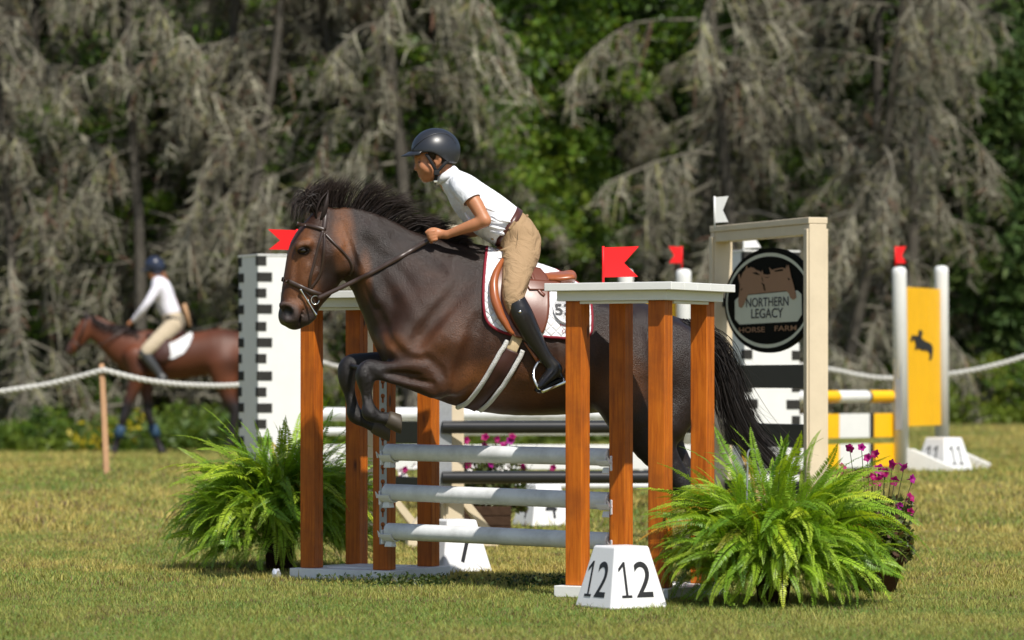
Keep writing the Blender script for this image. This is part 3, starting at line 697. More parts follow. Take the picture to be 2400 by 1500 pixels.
for i, (yp, lb) in enumerate(((1001, 'upper black pole between the cream sign frames'), (1119, 'lower black pole between the cream sign frames'))):
    A = px_at(1036, yp, 23.5); Bp = px_at(1668, yp - 1, 23.5); pole('jump_pole', A, Bp, .040, M['pole_black'], lb)
MB().box(loc_in(LF, px_at(1040, 1010, 23.52)), (.03, .10, .9)).build('steel_track', M['galv'], LF, False, .002)
flag(1675, 534, 460, 23.4, 34, 1, M['white'], 'white swallowtail flag on top of the cream sign frame', math.radians(-20), 62)

# ---- white towers with black corner blocks, white rails between
def tower(px_corner, Y, label, top_z, rot=math.radians(22.5), w=.44):
    P = px_at(px_corner, 890, Y); R = Matrix.Rotation(rot, 3, 'Z'); z0 = gz(P.x, P.y)
    r = thing('tower_standard', label, 'jump standard', (P.x, P.y, z0), rot, 'white tower standards')
    # local: near corner at origin, right face along +x (y = 0), left face along +y (x = 0)
    H = top_z - z0
    for c_, sz in (((w / 2, .009, H / 2), (w, .018, H)), ((.009, w / 2, H / 2), (.018, w - .037, H)), ((w - .009, w / 2, H / 2), (.018, w - .037, H)), ((w / 2, w - .009, H / 2), (w, .018, H))):
        MB().box(c_, sz).build('wall_panel', M['white'], r, False, .003)
    MB().box((w / 2, w / 2, H + .006), (w + .012, w + .012, .012)).build('cap', M['white'], r, False, .003)
    pitch, bh = .118, .066; n_ = int(H / pitch)
    for k in range(n_ + 1):
        zc = H - .032 - k * pitch
        if zc < .05: continue
        big = k % 2
        la, lb = (.105, .022) if big else (.062, .048)
        for (cx_, cy_) in ((0, 0), (w, 0), (0, w)):
            sx = 1 if cx_ == 0 else -1; sy = 1 if cy_ == 0 else -1
            l1, l2 = (la, lb) if cy_ == 0 else (lb + .02, la * 1.15)
            mb = MB(); t_ = .004; jit = ((k * 37 + int(cx_ * 10) * 13) % 7 - 3) * .0015
            x0, x1 = sorted((cx_ - sx * t_, cx_ + sx * l1)); y0, y1 = sorted((cy_ - sy * t_, cy_ + sy * t_ * .2))
            mb.box(((x0 + x1) / 2, (y0 + y1) / 2, zc + jit), (x1 - x0, y1 - y0, bh))
            x0, x1 = sorted((cx_ - sx * t_, cx_ + sx * t_ * .2)); y0, y1 = sorted((cy_ + sy * t_ * .25, cy_ + sy * l2))
            mb.box(((x0 + x1) / 2, (y0 + y1) / 2, zc + jit), (x1 - x0, y1 - y0, bh * .998))
            mb.build('corner_block', M['quoin'], r)
    return r
T1 = tower(605, 27.0, 'white tower standard with black corner blocks behind the horse head', 1.94)
T2 = tower(1745, 27.0, 'white tower standard with black corner blocks behind the oval sign', 1.97)
p0, p1 = px_at(735, 890, 27.25), px_at(1712, 890, 27.25)
for z_, lb in ((.80, 'long white top rail between the white towers'), (.675, 'second white rail between the white towers'), (.285, 'lowest white rail between the white towers')):
    pole('jump_pole', (p0.x, p0.y, z_), (p1.x, p1.y, z_), .049 if z_ > .7 else .030, M['pvc'], lb)
pr = thing('jump_plank', 'wide white plank hung between the white towers', 'jump plank', (p0.x, p0.y, 0)); MB().box(((p1.x - p0.x) / 2, 0, .49), (p1.x - p0.x, .03, .18)).build('board', M['white'], pr, False, .004)
flag(1743, 588, 525, 27.1, 42, 1, M['white'], 'white flag on the white tower behind the oval sign', 0, 56)

# ---- yellow jump
def wing(pxa, pxb, pytop_a, pytop_b, Ya, Yb, label, emblem):
    """two white posts with a yellow panel between"""
    A, Bp = px_at(pxa, 890, Ya), px_at(pxb, 890, Yb); e = Bp - A; W = Vector((e.x, e.y, 0)).length; rot = math.atan2(e.y, e.x); z0 = gz(A.x, A.y)
    r = thing('wing_standard', label, 'jump standard', (A.x, A.y, z0), rot, 'white and yellow wing standards')
    for x, pyt, Y_ in ((0, pytop_a, Ya), (W, pytop_b, Yb)):
        H = CAMZ + (890 - pyt) * Y_ / F - z0
        lean = .06 if x == 0 else .02
        MB().tube([(x, 0, .02), (x - lean, 0, H - .07), (x - lean, 0, H - .03), (x - lean, 0, H - .008), (x - lean, 0, H)], [.064, .062, .062, .050, .020], 20).build('post', M['white'], r, True)
        MB().prism([(-.44, .0), (.44, 0), (.44, .045), (.10, .19), (-.10, .19), (-.44, .045)], -.03, .03, Matrix.Translation((x, 0, 0)) @ Matrix.Rotation(math.pi / 2, 4, 'Z')).build('foot', M['white_old'], r, False, .006)
    zt, zb = CAMZ + (890 - 675) * (Ya + Yb) / 2 / F - z0, CAMZ + (890 - 998) * (Ya + Yb) / 2 / F - z0
    np_ = 8; a0 = .055; wd_ = (W - .11) / np_
    pan = None
    for i in range(np_):
        MB().prism([(a0 + i * wd_ + .001 - .045, zt), (a0 + (i + 1) * wd_ - .001 - .035, zt), (a0 + (i + 1) * wd_ - .001 - .012, zb), (a0 + i * wd_ + .001 - .012, zb)], -.012 - (i % 2) * .002, .012).build('panel_slat', M['yellow'], r, False, .002)
    if emblem:
        s_ = Vector; pts = [(x_ * .38 + 1850, y_ * .38 + 560) for x_, y_ in ((738, 632), (743, 606), (752, 590), (757, 598), (768, 594), (780, 600), (789, 586), (787, 570), (797, 560), (808, 566), (814, 580), (811, 592), (804, 602), (812, 617), (830, 630), (850, 638), (868, 650), (877, 672), (876, 704), (871, 736), (862, 750), (851, 740), (859, 724), (854, 702), (844, 691), (828, 686), (812, 688), (796, 680), (782, 674), (774, 686), (766, 676), (772, 656), (769, 641), (764, 622), (756, 616), (750, 634))]
        poly = []
        for px_, py_ in pts:
            f_ = (px_ - pxa) / (pxb - pxa); poly.append((W * f_ - .02, CAMZ + (890 - py_) * (Ya + (Yb - Ya) * f_) / F - z0))
        MB().prism(poly, -.0185, -.0165).build('leaping_horse_emblem', M['ink'], r)
    MB().box((-.075, 0, 1.0), (.03, .06, 1.3)).build('steel_track', M['galv'], r, False, .003)
    return r
WR = wing(2113, 2208, 626, 623, 32.3, 33.3, 'white posted wing standard with yellow leaping horse panel beside box 11', True)
WL = wing(1481, 1607, 630, 630, 30.6, 30.3, 'white posted wing standard with yellow panel beyond the orange standard', False)
yb = [(0, .16, 'yellow'), (.162, .17, 'black'), (.172, .46, 'white'), (.462, .47, 'black'), (.472, .80, 'yellow'), (.802, .81, 'black'), (.812, 1, 'white')]
Aend, Bend = px_at(2106, 890, 32.35), px_at(1640, 890, 30.4)
A = Vector((Aend.x, Aend.y, CAMZ + (890 - 929) * 32.35 / F)); Bp = Vector((Bend.x, Bend.y, A.z))
Lp = (Bp - A).length
bd = [(a_ / Lp + .0003, min(b_, Lp) / Lp - .0003, M[m_], m_ + '_band') for a_, b_, m_ in ((0, .42, 'yellow'), (.42, .45, 'black'), (.45, .86, 'white'), (.86, 1.28, 'yellow'), (1.28, 9, 'white'))]
pole('jump_pole', A, Bp, .052, None, 'yellow and white striped pole of the yellow jump', None, bd)
def plank(zc, hgt, label):
    r = thing('jump_plank', label, 'jump plank', (A.x, A.y, 0), math.atan2(Bp.y - A.y, Bp.x - A.x)); L = Vector((Bp.x - A.x, Bp.y - A.y)).length
    for a0, a1, m_, nm in ((.03, .36, 'yellow', 'yellow_section'), (.364, .42, 'black', 'black_section'), (.424, .84, 'white', 'white_section'), (.844, 1.25, 'yellow', 'yellow_section'), (1.254, L, 'white', 'white_section')):
        MB().box(((a0 + a1) / 2, 0, zc), (a1 - a0, .03, hgt)).build(nm, M[m_], r, False, .003)
plank(.66, .205, 'upper yellow and white plank of the yellow jump'); plank(.405, .20, 'lower yellow and white plank of the yellow jump')
flag(2099, 625, 577, 32.4, 27, 1, M['red'], 'small red flag on the yellow jump wing beside box 11', math.radians(20), 40)
flag(1598, 634, 577, 30.3, 31, -1, M['red'], 'small red flag on the far white post beyond the orange standard', 0, 40)

# ---- rope fence
def stake(px, pyt, Y, lean, label):
    P = px_at(px, 890, Y); z0 = gz(P.x, P.y); H = CAMZ + (890 - pyt) * Y / F - z0
    r = thing('fence_stake', label, 'stake', (P.x, P.y, z0), .3)
    mb = MB(); mb.tube([(0, 0, -.05), (lean * .5, 0, H * .5), (lean, 0, H - .02), (lean, 0, H)], [.034, .032, .030, .024], 4); mb.build('shaft', M['stake'], r); return r
stake(250, 852, 32.0, -.045, 'bare wooden stake holding the white rope by the chestnut pony')
stake(1448, 858, 36.5, 0, 'bare wooden stake of the rope fence beyond the black poles')
def rope(ctrl, label):
    P = cat_rom([tuple(px_at(*c_)) for c_ in ctrl], 14); d = np.r_[0, np.cumsum(np.linalg.norm(np.diff(P, axis=0), axis=1))]
    m = int(d[-1] / .02); q = np.linspace(0, d[-1], m); C = np.stack([np.interp(q, d, P[:, i]) for i in range(3)], 1)
    r = thing('rope', label, 'rope', tuple(C[0])); T_ = np.gradient(C, axis=0); T_ /= np.linalg.norm(T_, axis=1)[:, None]
    n1 = np.cross(T_, [0, 0, 1]); n1 /= np.linalg.norm(n1, axis=1)[:, None]; n2 = np.cross(T_, n1)
    for k in range(3):
        a_ = q / .17 * 2 * math.pi + k * 2 * math.pi / 3; S_ = C + (n1 * np.cos(a_)[:, None] + n2 * np.sin(a_)[:, None]) * .0135
        mb = MB(); mb.tube([Vector(p) - Vector(C[0]) for p in S_], .0135, 6); mb.build('strand', M['rope'], r, True)
rope([(-120, 938, 32), (0, 918, 32), (120, 899, 32), (244, 867, 31.96)], 'white twisted rope sagging to the stake from the woods side')
rope([(242, 867, 31.96), (330, 889, 32), (430, 902, 32.2), (556, 903, 32.6), (640, 885, 32.9), (705, 852, 33)], 'white twisted rope from the stake past the chestnut pony to the tower')
rope([(700, 838, 33), (760, 852, 33.3), (800, 862, 33.5), (1000, 895, 34.5), (1250, 890, 35.5), (1448, 865, 36.4)], 'white twisted rope running behind the jumping horse')
rope([(1448, 865, 36.4), (1650, 868, 36.5), (1800, 850, 36.5), (1945, 866, 36.5), (2010, 879, 36.5), (2090, 887, 36.5), (2230, 876, 36.5), (2320, 859, 36.5), (2400, 836, 36.5), (2500, 800, 36.5)], 'white twisted rope passing behind the yellow jump')
# ------------------------------------------------------------------ ferns and petunias
def frond_mesh(seed, L, arch, npin, wmax, tone):
    """arching frond, base at origin, growing along +x and up; pairs of leaflets as small folded blades"""
    rg = np.random.default_rng(seed); m = 26; s = np.linspace(0, 1, m); e0, e1 = arch; el = np.radians(e0 + (e1 - e0) * s ** 1.15)
    st = L / (m - 1); x = np.r_[0, np.cumsum(np.cos(el[:-1]) * st)]; z = np.r_[0, np.cumsum(np.sin(el[:-1]) * st)]; y = .05 * L * np.sin(s * 3 + rg.uniform(0, 6)) * s
    P = np.stack([x, y, z], 1); VV = []; FF = []; CC = []; off = 0
    T = np.gradient(P, axis=0); T /= np.linalg.norm(T, axis=1)[:, None]; S_ = np.cross(T, [0, 0, 1.]); nn = np.linalg.norm(S_, axis=1)[:, None]; S_ = np.where(nn > 1e-3, S_ / np.maximum(nn, 1e-6), [[0, -1., 0]]); N_ = np.cross(S_, T)
    w = .0022 * (1.1 - s); V = np.concatenate([P - S_ * w[:, None], P + S_ * w[:, None]]); i = np.arange(m - 1); VV.append(V); FF.append(np.stack([i, i + 1, i + 1 + m, i + m], 1)); CC.append(np.tile([.10, .12, .03], (2 * m, 1))); off = 2 * m
    for k in range(npin):
        q = .06 + .94 * (k + .5) / npin; f = q * (m - 1.001); j = int(f); fr = f - j; p = P[j] * (1 - fr) + P[j + 1] * fr; T_, S1, N1 = T[j], S_[j], N_[j]
        l = wmax * (math.sin(math.pi * min(1, .10 + q * .93)) ** .62) * rg.uniform(.88, 1.08) * (1 - .25 * q); wd = L / npin * .50
        for sd in (-1, 1):
            d = S1 * sd * .93 + T_ * (.22 + .3 * q) + N1 * rg.uniform(-.16, .22); d /= np.linalg.norm(d); wv = np.cross(d, N1); wv /= np.linalg.norm(wv); tip = p + d * l - N1 * l * rg.uniform(.02, .22)
            a = p + d * l * .12; b_ = p + d * l * .55 + N1 * .002; V = np.array([a - wv * wd * .7, a + wv * wd * .7, b_ + wv * wd * .75, b_ - wv * wd * .75, tip - wv * wd * .12, tip + wv * wd * .12])
            VV.append(V); FF.append(np.array([[0, 1, 2, 3], [3, 2, 5, 4]]) + off); off += 6
            c = np.array(tone) * rg.uniform(.8, 1.2) * np.array([1 + .25 * q, 1 + .12 * q, 1]); CC.append(np.tile(c, (6, 1)))
    me = np_mesh('fern_frond', np.vstack(VV), np.vstack(FF), False, np.vstack(CC)); me.materials.append(M['fern']); return me
t = NT('fern_leaf', .42, .4); a = t.attr(); r_ = t.rnd()
cc = t.mix(1.0, a, t.ramp(r_, [(0, (.62, .74, .8)), (.45, (.95, 1, 1)), (.93, (1.3, 1.15, .9)), (.97, (1.5, .62, .9)), (1, (1.4, .5, .8))]), 'MULTIPLY'); t.color(cc); t.translucent(t.mix(1.0, cc, (1.35, 1.25, .5), 'MULTIPLY'), .38); M['fern'] = t.m
FT = [(.18, .33, .024), (.25, .40, .030), (.12, .25, .022), (.30, .43, .04)]
up_f = [frond_mesh(100 + i, .74, (80 - 4 * i, 30 - 12 * i), 56, .054, FT[i % 4]) for i in range(4)]
mid_f = [frond_mesh(110 + i, .74, (66 - 6 * i, -28 - 10 * i), 58, .057, FT[(i + 1) % 4]) for i in range(5)]
low_f = [frond_mesh(120 + i, .68, (42 - 8 * i, -66 - 5 * i), 56, .055, FT[(i + 2) % 4]) for i in range(5)]
def frond_mass(name, parent, scale, seed, n_, z_pot, avoid):
    """the shorter inner fronds, joined"""
    rg = random.Random(seed); VV = []; FF = []; CC = []; off = 0
    src = [(m_, np.array([v.co[:] for v in m_.vertices]), np.array([p.vertices[:] for p in m_.polygons]), np.array([d.color[:3] for d in m_.attributes['Col'].data])) for m_ in (up_f[1], mid_f[0], mid_f[3], low_f[1], low_f[3])]
    for k in range(n_):
        m_, V, Fq, C = src[rg.randrange(5)]; a = rg.uniform(0, 2 * math.pi); el = rg.random(); rr = .10 + .24 * math.sqrt(rg.random()); s_ = scale * rg.uniform(.34, .62)
        if avoid and math.cos(a) < -.55: rr *= .9
        Mx = Matrix.Translation((math.cos(a) * rr, math.sin(a) * rr, z_pot * rg.uniform(.25, 1.0) + .36 * rg.random() * (1 - (rr / .35) ** 2))) @ Matrix.Rotation(a + rg.gauss(0, .5), 4, 'Z') @ Matrix.Rotation(math.radians(rg.gauss(0, 26)), 4, 'Y') @ Matrix.Rotation(rg.gauss(0, .55), 4, 'X') @ Matrix.Scale(s_, 4)
        W = np.array(Mx); P = V @ W[:3, :3].T + W[:3, 3]; P[:, 2] = np.maximum(P[:, 2], .012 + .02 * rg.random()); VV.append(P); FF.append(Fq + off); off += len(P); CC.append(C * rg.uniform(.7, 1.25))
    me = np_mesh('fern_mass', np.vstack(VV), np.vstack(FF), False, np.vstack(CC)); me.materials.append(M['fern']); o = new_obj(name, me, parent); o['kind'] = 'stuff'
def fern(px, Y, z_pot, scale, seed, label, counts, hook, avoid=None):
    rg = random.Random(seed); X = (px - 1200) * Y / F
    r = thing('potted_fern', label, 'fern', (X, Y, 0), 0)
    MB().lathe([(.07, .0), (.10, z_pot - .06), (.105, z_pot - .06), (.105, z_pot - .03), (.09, z_pot - .03), (.08, z_pot - .07)], 24).build('pot', M['soil'], r, True)
    for fam, n_, tilt in ((up_f, counts[0], 14), (mid_f, counts[1], 10), (low_f, counts[2], 8)):
        for k in range(n_):
            a = 2 * math.pi * (k + rg.random()) / n_ * 1.0 + rg.uniform(-.2, .2)
            o = new_obj('frond', fam[rg.randrange(len(fam))], r); rr = rg.uniform(.01, .16); s_ = scale * rg.uniform(.50, 1.02)
            if avoid and math.cos(a) < -.6: s_ *= .92
            o.location = (math.cos(a) * rr, math.sin(a) * rr, z_pot - .02 + rg.uniform(0, .05)); o.rotation_euler = (rg.gauss(0, .42), math.radians(rg.gauss(0, tilt)), a + rg.gauss(0, .25)); o.scale = (s_, s_, s_)
    frond_mass('inner_fronds', r, scale, seed + 50, 760, z_pot, avoid)
    if hook:
        P = Vector((hook[0] - X, 0, 0)); zt = hook[1]
        MB().tube([tuple(q) for q in cat_rom([(P.x - .02, 0, z_pot), (P.x - .012, 0, zt - .09), (P.x - .010, 0, zt - .02), (P.x + .008, 0, zt), (P.x + .024, 0, zt - .012), (P.x + .026, 0, zt - .035)], 5)], .0045, 8).build('hanger_hook', M['galv'], r, True)
    return r
fern(655, 20.8, .34, .98, 5, 'big green potted fern behind the orange standard under the horse head', (62, 118, 118), None)
fern(1812, 17.62, .27, .96, 6, 'big green potted fern with metal hanger hook covering the near standard foot', (60, 118, 120), (px_at(1758, 890, 17.62).x, CAMZ - (1052 - 890) * 17.62 / F), True)

# petunias
fl = MB(); N = 25
fl.sheet([[(r * math.cos(a) * (1 + .16 * math.cos(5 * a) * (r > .02)), r * math.sin(a) * (1 + .16 * math.cos(5 * a) * (r > .02)), z) for r, z in ((.002, -.045), (.004, -.03), (.007, -.012), (.017, 0), (.030, .003))] for a in np.linspace(0, 2 * math.pi, N)])
fl_me = fl.mesh('petunia_flower', True)
M['petal'] = None
t = NT('magenta_petal', .5, .3); t.color(t.ramp(t.rnd(), [(0, (.22, .003, .07)), (.6, (.40, .008, .13)), (1, (.30, .008, .22))])); t.translucent((.7, .02, .3), .3); M['petal'] = t.m; fl_me.materials.append(M['petal'])
fw_me = fl_me.copy(); fw_me.materials.clear(); M['petal_w'] = mat_flat('white_petal', (.75, .73, .72), .6, .3, .1); fw_me.materials.append(M['petal_w'])
def petunia(name, loc, W, D, H, nleaf, spots, label, planter, seed, stems=40):
    rg = np.random.default_rng(seed); r = thing(name, label, 'flowers', loc)
    if planter: planter(r)
    zb = .16; ctr = np.stack([np.clip(rg.normal(0, W * .42, nleaf), -W * .8, W * .8), np.clip(rg.normal(0, D * .42, nleaf), -D * .8, D * .8), zb + np.clip(np.abs(rg.normal(0, H * .45, nleaf)), 0, H)], 1)
    V, Fq = leaf_quads(rg, ctr, .028, .5, 1.9); k = rg.random((nleaf, 1)); c = np.array([.05, .075, .018]) * (1 - k) + np.array([.12, .14, .04]) * k; brn = rg.random(nleaf) < .16; c[brn] = (.12, .07, .04)
    o = new_obj('foliage', np_mesh('petunia_foliage', V, Fq, False, np.repeat(c, 4, 0)), r); o.data.materials.append(M['leaf'])
    paths = []; rad = []
    for (x, y, z, wh) in spots:
        b = np.array([x * .35, y * .35, zb]); paths.append(cat_rom(np.array([b, [x * .75, y * .75, (zb + z) / 2 + .05], [x, y, z - .01]]), 4)); rad.append(np.full(9, .0022))
    for _ in range(stems):
        x, y = rg.normal(0, W * .5), rg.normal(0, D * .5); paths.append(cat_rom(np.array([[x * .3, y * .3, zb], [x * .7, y * .7, zb + H * .5], [x, y, zb + H * rg.uniform(.5, 1.25)]]), 4)); rad.append(np.full(9, .0018))
    o = new_obj('stems', np_mesh('petunia_stems', *tubes_np(paths, rad, 3)), r); o.data.materials.append(M['stem'])
    for (x, y, z, wh) in spots:
        o = new_obj('flower', fw_me if wh else fl_me, r); o.location = (x, y, z); d = Vector((rg.normal(0, .7), -1, rg.normal(.2, .5))).normalized(); o.rotation_euler = d.to_track_quat('Z', 'Y').to_euler(); s_ = rg.uniform(.62, .9); o.scale = (s_,) * 3
    return r
M['stem'] = mat_flat('petunia_stem', (.07, .075, .03), .8, .1, .3)
Y2 = 18.6; P2 = px_at(2050, 890, Y2)
sp2 = []
for px, py in ((2018, 1048), (2050, 1064), (2092, 1088), (2115, 1094), (2012, 1112), (2043, 1114), (2060, 1100), (2072, 1106), (2050, 1128), (2040, 1132), (2055, 1126), (2095, 1127), (2137, 1122), (2002, 1150), (1990, 1158), (2132, 1165), (2104, 1184), (2130, 1198), (2064, 1116), (2075, 1112), (1975, 1095), (1960, 1110), (1992, 1050), (2030, 1072)):
    q = px_at(px, py, Y2); sp2.append((q.x - P2.x, random.Random(px).uniform(-.12, .05), q.z, 0))
def pot2(r): MB().lathe([(.10, 0), (.15, .17), (.16, .17), (.16, .19), (.13, .19)], 20).build('pot', M['soil'], r, True)
petunia('potted_petunia', (P2.x, P2.y, 0), .22, .2, .30, 2600, sp2, 'pot of magenta petunias behind the fern by the sign frame', pot2, 8, 60)
Y3 = 25.0; P3 = px_at(1110, 890, Y3); sp3 = []
for px, py, wh in ((1076, 1030, 0), (1094, 1032, 0), (1137, 1024, 0), (1165, 1030, 0), (1184, 1040, 0), (1201, 1022, 0), (1196, 1032, 0), (1180, 1042, 0), (1135, 1042, 0), (1068, 1086, 0), (1074, 1094, 0), (1098, 1090, 0), (1082, 1082, 0), (942, 1118, 0), (950, 1100, 0), (970, 1128, 0), (1226, 1092, 0), (1296, 1096, 0), (1150, 1088, 0), (945, 1112, 1), (952, 1120, 1), (940, 1105, 1), (972, 1092, 1), (1086, 1090, 1), (1122, 1090, 1), (1160, 1098, 1), (1172, 1102, 1), (1104, 1096, 1), (1030, 1090, 1), (1190, 1094, 1)):
    q = px_at(px, py, Y3); sp3.append((q.x - P3.x, random.Random(px).uniform(-.12, .02), q.z - gz(P3.x, P3.y), wh))
def trough(r):
    for i in range(3):
        MB().box((0, -.14, .035 + i * .066), (.50, .022, .062)).build('planter_board', M['soil'], r, False, .004); MB().box((0, .14, .035 + i * .066), (.50, .022, .062)).build('planter_board', M['soil'], r, False, .004)
    for s_ in (-1, 1): MB().box((s_ * .239, 0, .101), (.022, .257, .194)).build('planter_end', M['soil'], r, False, .004)
    MB().box((0, 0, .085), (.45, .25, .16)).build('soil', M['soil'], r)
petunia('petunia_planter', (P3.x, P3.y, gz(P3.x, P3.y)), .42, .14, .42, 4200, sp3, 'brown planter of pink and white petunias beneath the black poles', trough, 9, 60)
# crumpled wrapper
P = px_at(647, 1356, 19.75); rg = random.Random(4); w = thing('wrapper', 'small crumpled silver wrapper in the grass below the fern', 'litter', (P.x, 19.75, 0))
bm = bmesh.new(); bmesh.ops.create_icosphere(bm, subdivisions=2, radius=.024)
for v_ in bm.verts: v_.co *= rg.uniform(.7, 1.2); v_.co.z = v_.co.z * 1.3 + .030
me = bpy.data.meshes.new('foil'); bm.to_mesh(me); bm.free(); me.materials.append(mat_flat('foil', (.7, .72, .78), .3, .5, .2, 40, .6)); new_obj('foil', me, w)
# dark creeping weeds in front of the left standard
rg = np.random.default_rng(5); n = 1500; x = rg.uniform(-1.0, .35, n); y = 19.15 + rg.normal(0, .10, n) - (x + .4) * .20; keep = (np.sin(x * 9) + rg.normal(0, .6, n)) > -.3; x, y = x[keep], y[keep]
V, Fq = leaf_quads(rg, np.stack([x, y, rg.random(len(x)) ** 1.3 * .055 + .005], 1), .015, .5, 1.7); k = rg.random((len(x), 1))
o = new_obj('creeping_weeds', np_mesh('creeping_weeds', V, Fq, False, np.repeat(np.array([.022, .045, .012]) * (1 - k) + np.array([.06, .09, .02]) * k, 4, 0))); o.data.materials.append(M['leaf']); tag(o, 'low dark weeds growing before the orange standard base', 'weeds', kind='stuff')
# ------------------------------------------------------------------ jumping horse
PSI = math.radians(8); HP0 = Vector((0, 19.15, 0))
E1 = Vector((math.cos(PSI), math.sin(PSI), 0)); EN = Vector((math.sin(PSI), -math.cos(PSI), 0))
PXM = 19.15 / F                                   # metres per photo pixel on the horse's midplane
def hl(px, py, w=0.0):
    """photo pixel -> point in the horse's own frame (x tailwards, y away from camera, z up) in the plane w metres to its near side"""
    d = Vector(((px - 1200) / F, 1.0, (HOR - py) / F)); t_ = (HP0.dot(EN) + w) / d.dot(EN)
    P = d * t_; return ((P - HP0).dot(E1), -w, P.z + CAMZ)
def hc(rows, w=0.0):
    """rows: px, py, radius_px, lateral factor[, w] -> chain rows"""
    out = []
    for r in rows:
        ww = r[4] if len(r) > 4 else w
        out.append((*hl(r[0], r[1], ww), r[2] * PXM, r[3]))
    return out

S = Solid()
S.chain(hc([(1045, 757, 172, .56), (1110, 772, 184, .68), (1190, 788, 184, .77), (1270, 806, 168, .86), (1350, 824, 147, .98), (1420, 832, 136, 1.02), (1490, 844, 135, .98), (1560, 868, 112, .92)]), 0.05)
S.chain(hc([(1060, 640, 56, .55), (1100, 622, 45, .5), (1150, 632, 42, .6)]), 0.06)                 # withers
S.chain(hc([(806, 556, 70, .50), (830, 567, 79, .50), (873, 594, 91, .48), (917, 632, 104, .50), (958, 672, 126, .53), (1005, 716, 148, .58)]), 0.04)   # neck
# head
S.chain(hc([(762, 517, 34, .95), (755, 556, 54, .78), (748, 596, 72, .62), (733, 640, 66, .60), (715, 678, 54, .64), (702, 712, 45, .70), (691, 736, 36, .90)]), 0.012)
S.chain(hc([(684, 742, 30, 1.15), (690, 750, 19, 1.5)]), 0.02)                                   # muzzle
S.chain(hc([(716, 746, 17, 1.35), (728, 738, 15, 1.3)]), 0.012)                                  # chin
for sgn in (1, -1):
    S.chain(hc([(782, 590, 40, .45, .072 * sgn), (800, 610, 30, .4, .066 * sgn)]), 0.02)         # cheek
    S.chain(hc([(704, 577, 15, .8, .082 * sgn), (722, 574, 15, .8, .090 * sgn)]), 0.012)         # brow
    S.chain(hc([(722, 622, 6, .8, .082 * sgn), (708, 655, 6, .8, .070 * sgn)]), 0.012)           # cheek crest
    S.chain(hc([(664, 716, 11, .8, .060 * sgn), (690, 722, 14, .8, .068 * sgn), (692, 744, 12, .8, .068 * sgn), (674, 750, 10, .8, .060 * sgn)]), 0.012)   # nostril rim
    S.chain(hc([(667, 726, 9.5, .9, .078 * sgn), (673, 731, 11, .9, .084 * sgn), (678, 738, 9, .9, .088 * sgn)]), 0.006, sub=True)
    S.chain(hc([(711, 588, 9, .7, .104 * sgn), (715, 587, 9, .7, .104 * sgn)]), 0.008, sub=True)    # eye socket
    S.chain(hc([(703, 766, 1.8, 6, .06 * sgn), (703, 744, 1.8, 6, .06 * sgn), (713, 722, 1.8, 5, .07 * sgn)]), 0.005, sub=True)   # mouth
    # shoulder, breast, upper arm
    S.chain(hc([(1065, 650, 40, .6, .115 * sgn), (1010, 730, 62, .55, .16 * sgn), (955, 800, 50, .7, .15 * sgn)]), 0.05)
    S.chain(hc([(955, 810, 48, .75, .155 * sgn), (1000, 860, 52, .7, .185 * sgn), (1040, 893, 46, .7, .17 * sgn)]), 0.035)
    S.chain(hc([(925, 790, 38, .9, .085 * sgn), (935, 830, 34, .9, .10 * sgn)]), 0.03)
    S.chain(hc([(1060, 800, 60, .6, .21 * sgn), (1075, 860, 40, .6, .19 * sgn)]), 0.05)
    # jugular groove muscles of the neck
    S.chain(hc([(838, 600, 26, .7, .058 * sgn), (880, 660, 30, .7, .075 * sgn), (915, 730, 34, .8, .085 * sgn)]), 0.03)
    # flank, hip, thigh
    S.chain(hc([(1405, 752, 30, .8, .20 * sgn), (1440, 760, 40, .8, .19 * sgn)]), 0.05)
    S.chain(hc([(1460, 860, 100, .62, .17 * sgn), (1462, 920, 72, .75, .19 * sgn), (1475, 965, 58, .8, .185 * sgn)]), 0.05)
    S.chain(hc([(1590, 830, 66, .75, .13 * sgn), (1595, 910, 62, .75, .135 * sgn), (1560, 990, 55, .75, .15 * sgn)]), 0.05)
# forelegs
near_f = [(1035, 888, 44, .8, .185), (985, 884, 36, .85, .175), (940, 876, 28.5, .9, .165), (898, 870, 22.5, 1, .16), (867, 867, 25, 1, .155), (857, 880, 24, 1.05, .155), (857, 899, 19, 1.05, .155), (859, 922, 13, .95, .155), (863, 948, 13.5, .95, .155), (868, 968, 20, .95, .155), (890, 979, 13.5, 1, .155), (909, 982, 16, 1.05, .155), (915, 984, 17, 1.1, .155)]
S.chain(hc(near_f), 0.012)
S.chain(hc([(1010, 862, 26, .8, .22), (960, 860, 18, .8, .215), (900, 862, 10, .9, .19)]), 0.012)
S.chain(hc([(1015, 912, 22, .8, .21), (960, 898, 15, .8, .205), (895, 882, 9, .9, .185)]), 0.010)
S.chain(hc([(848, 868, 10, .8, .175), (862, 856, 10, .8, .18)]), 0.012); S.chain(hc([(880, 884, 8, .8, .185), (876, 872, 8, .8, .185)]), 0.012)
far_f = [(1000, 862, 44, .8, -.16), (940, 856, 33, .9, -.16), (890, 851, 27, .9, -.155), (850, 850, 23, 1, -.15), (822, 856, 25, 1, -.15), (815, 874, 24, 1.05, -.15), (814, 896, 19, 1.05, -.15), (819, 922, 13.5, .95, -.15), (826, 950, 14, .95, -.15), (833, 973, 19, .95, -.15), (856, 989, 13.5, 1, -.15), (874, 997, 15, 1.05, -.15), (881, 999, 16, 1.1, -.15)]
S.chain(hc(far_f), 0.012)
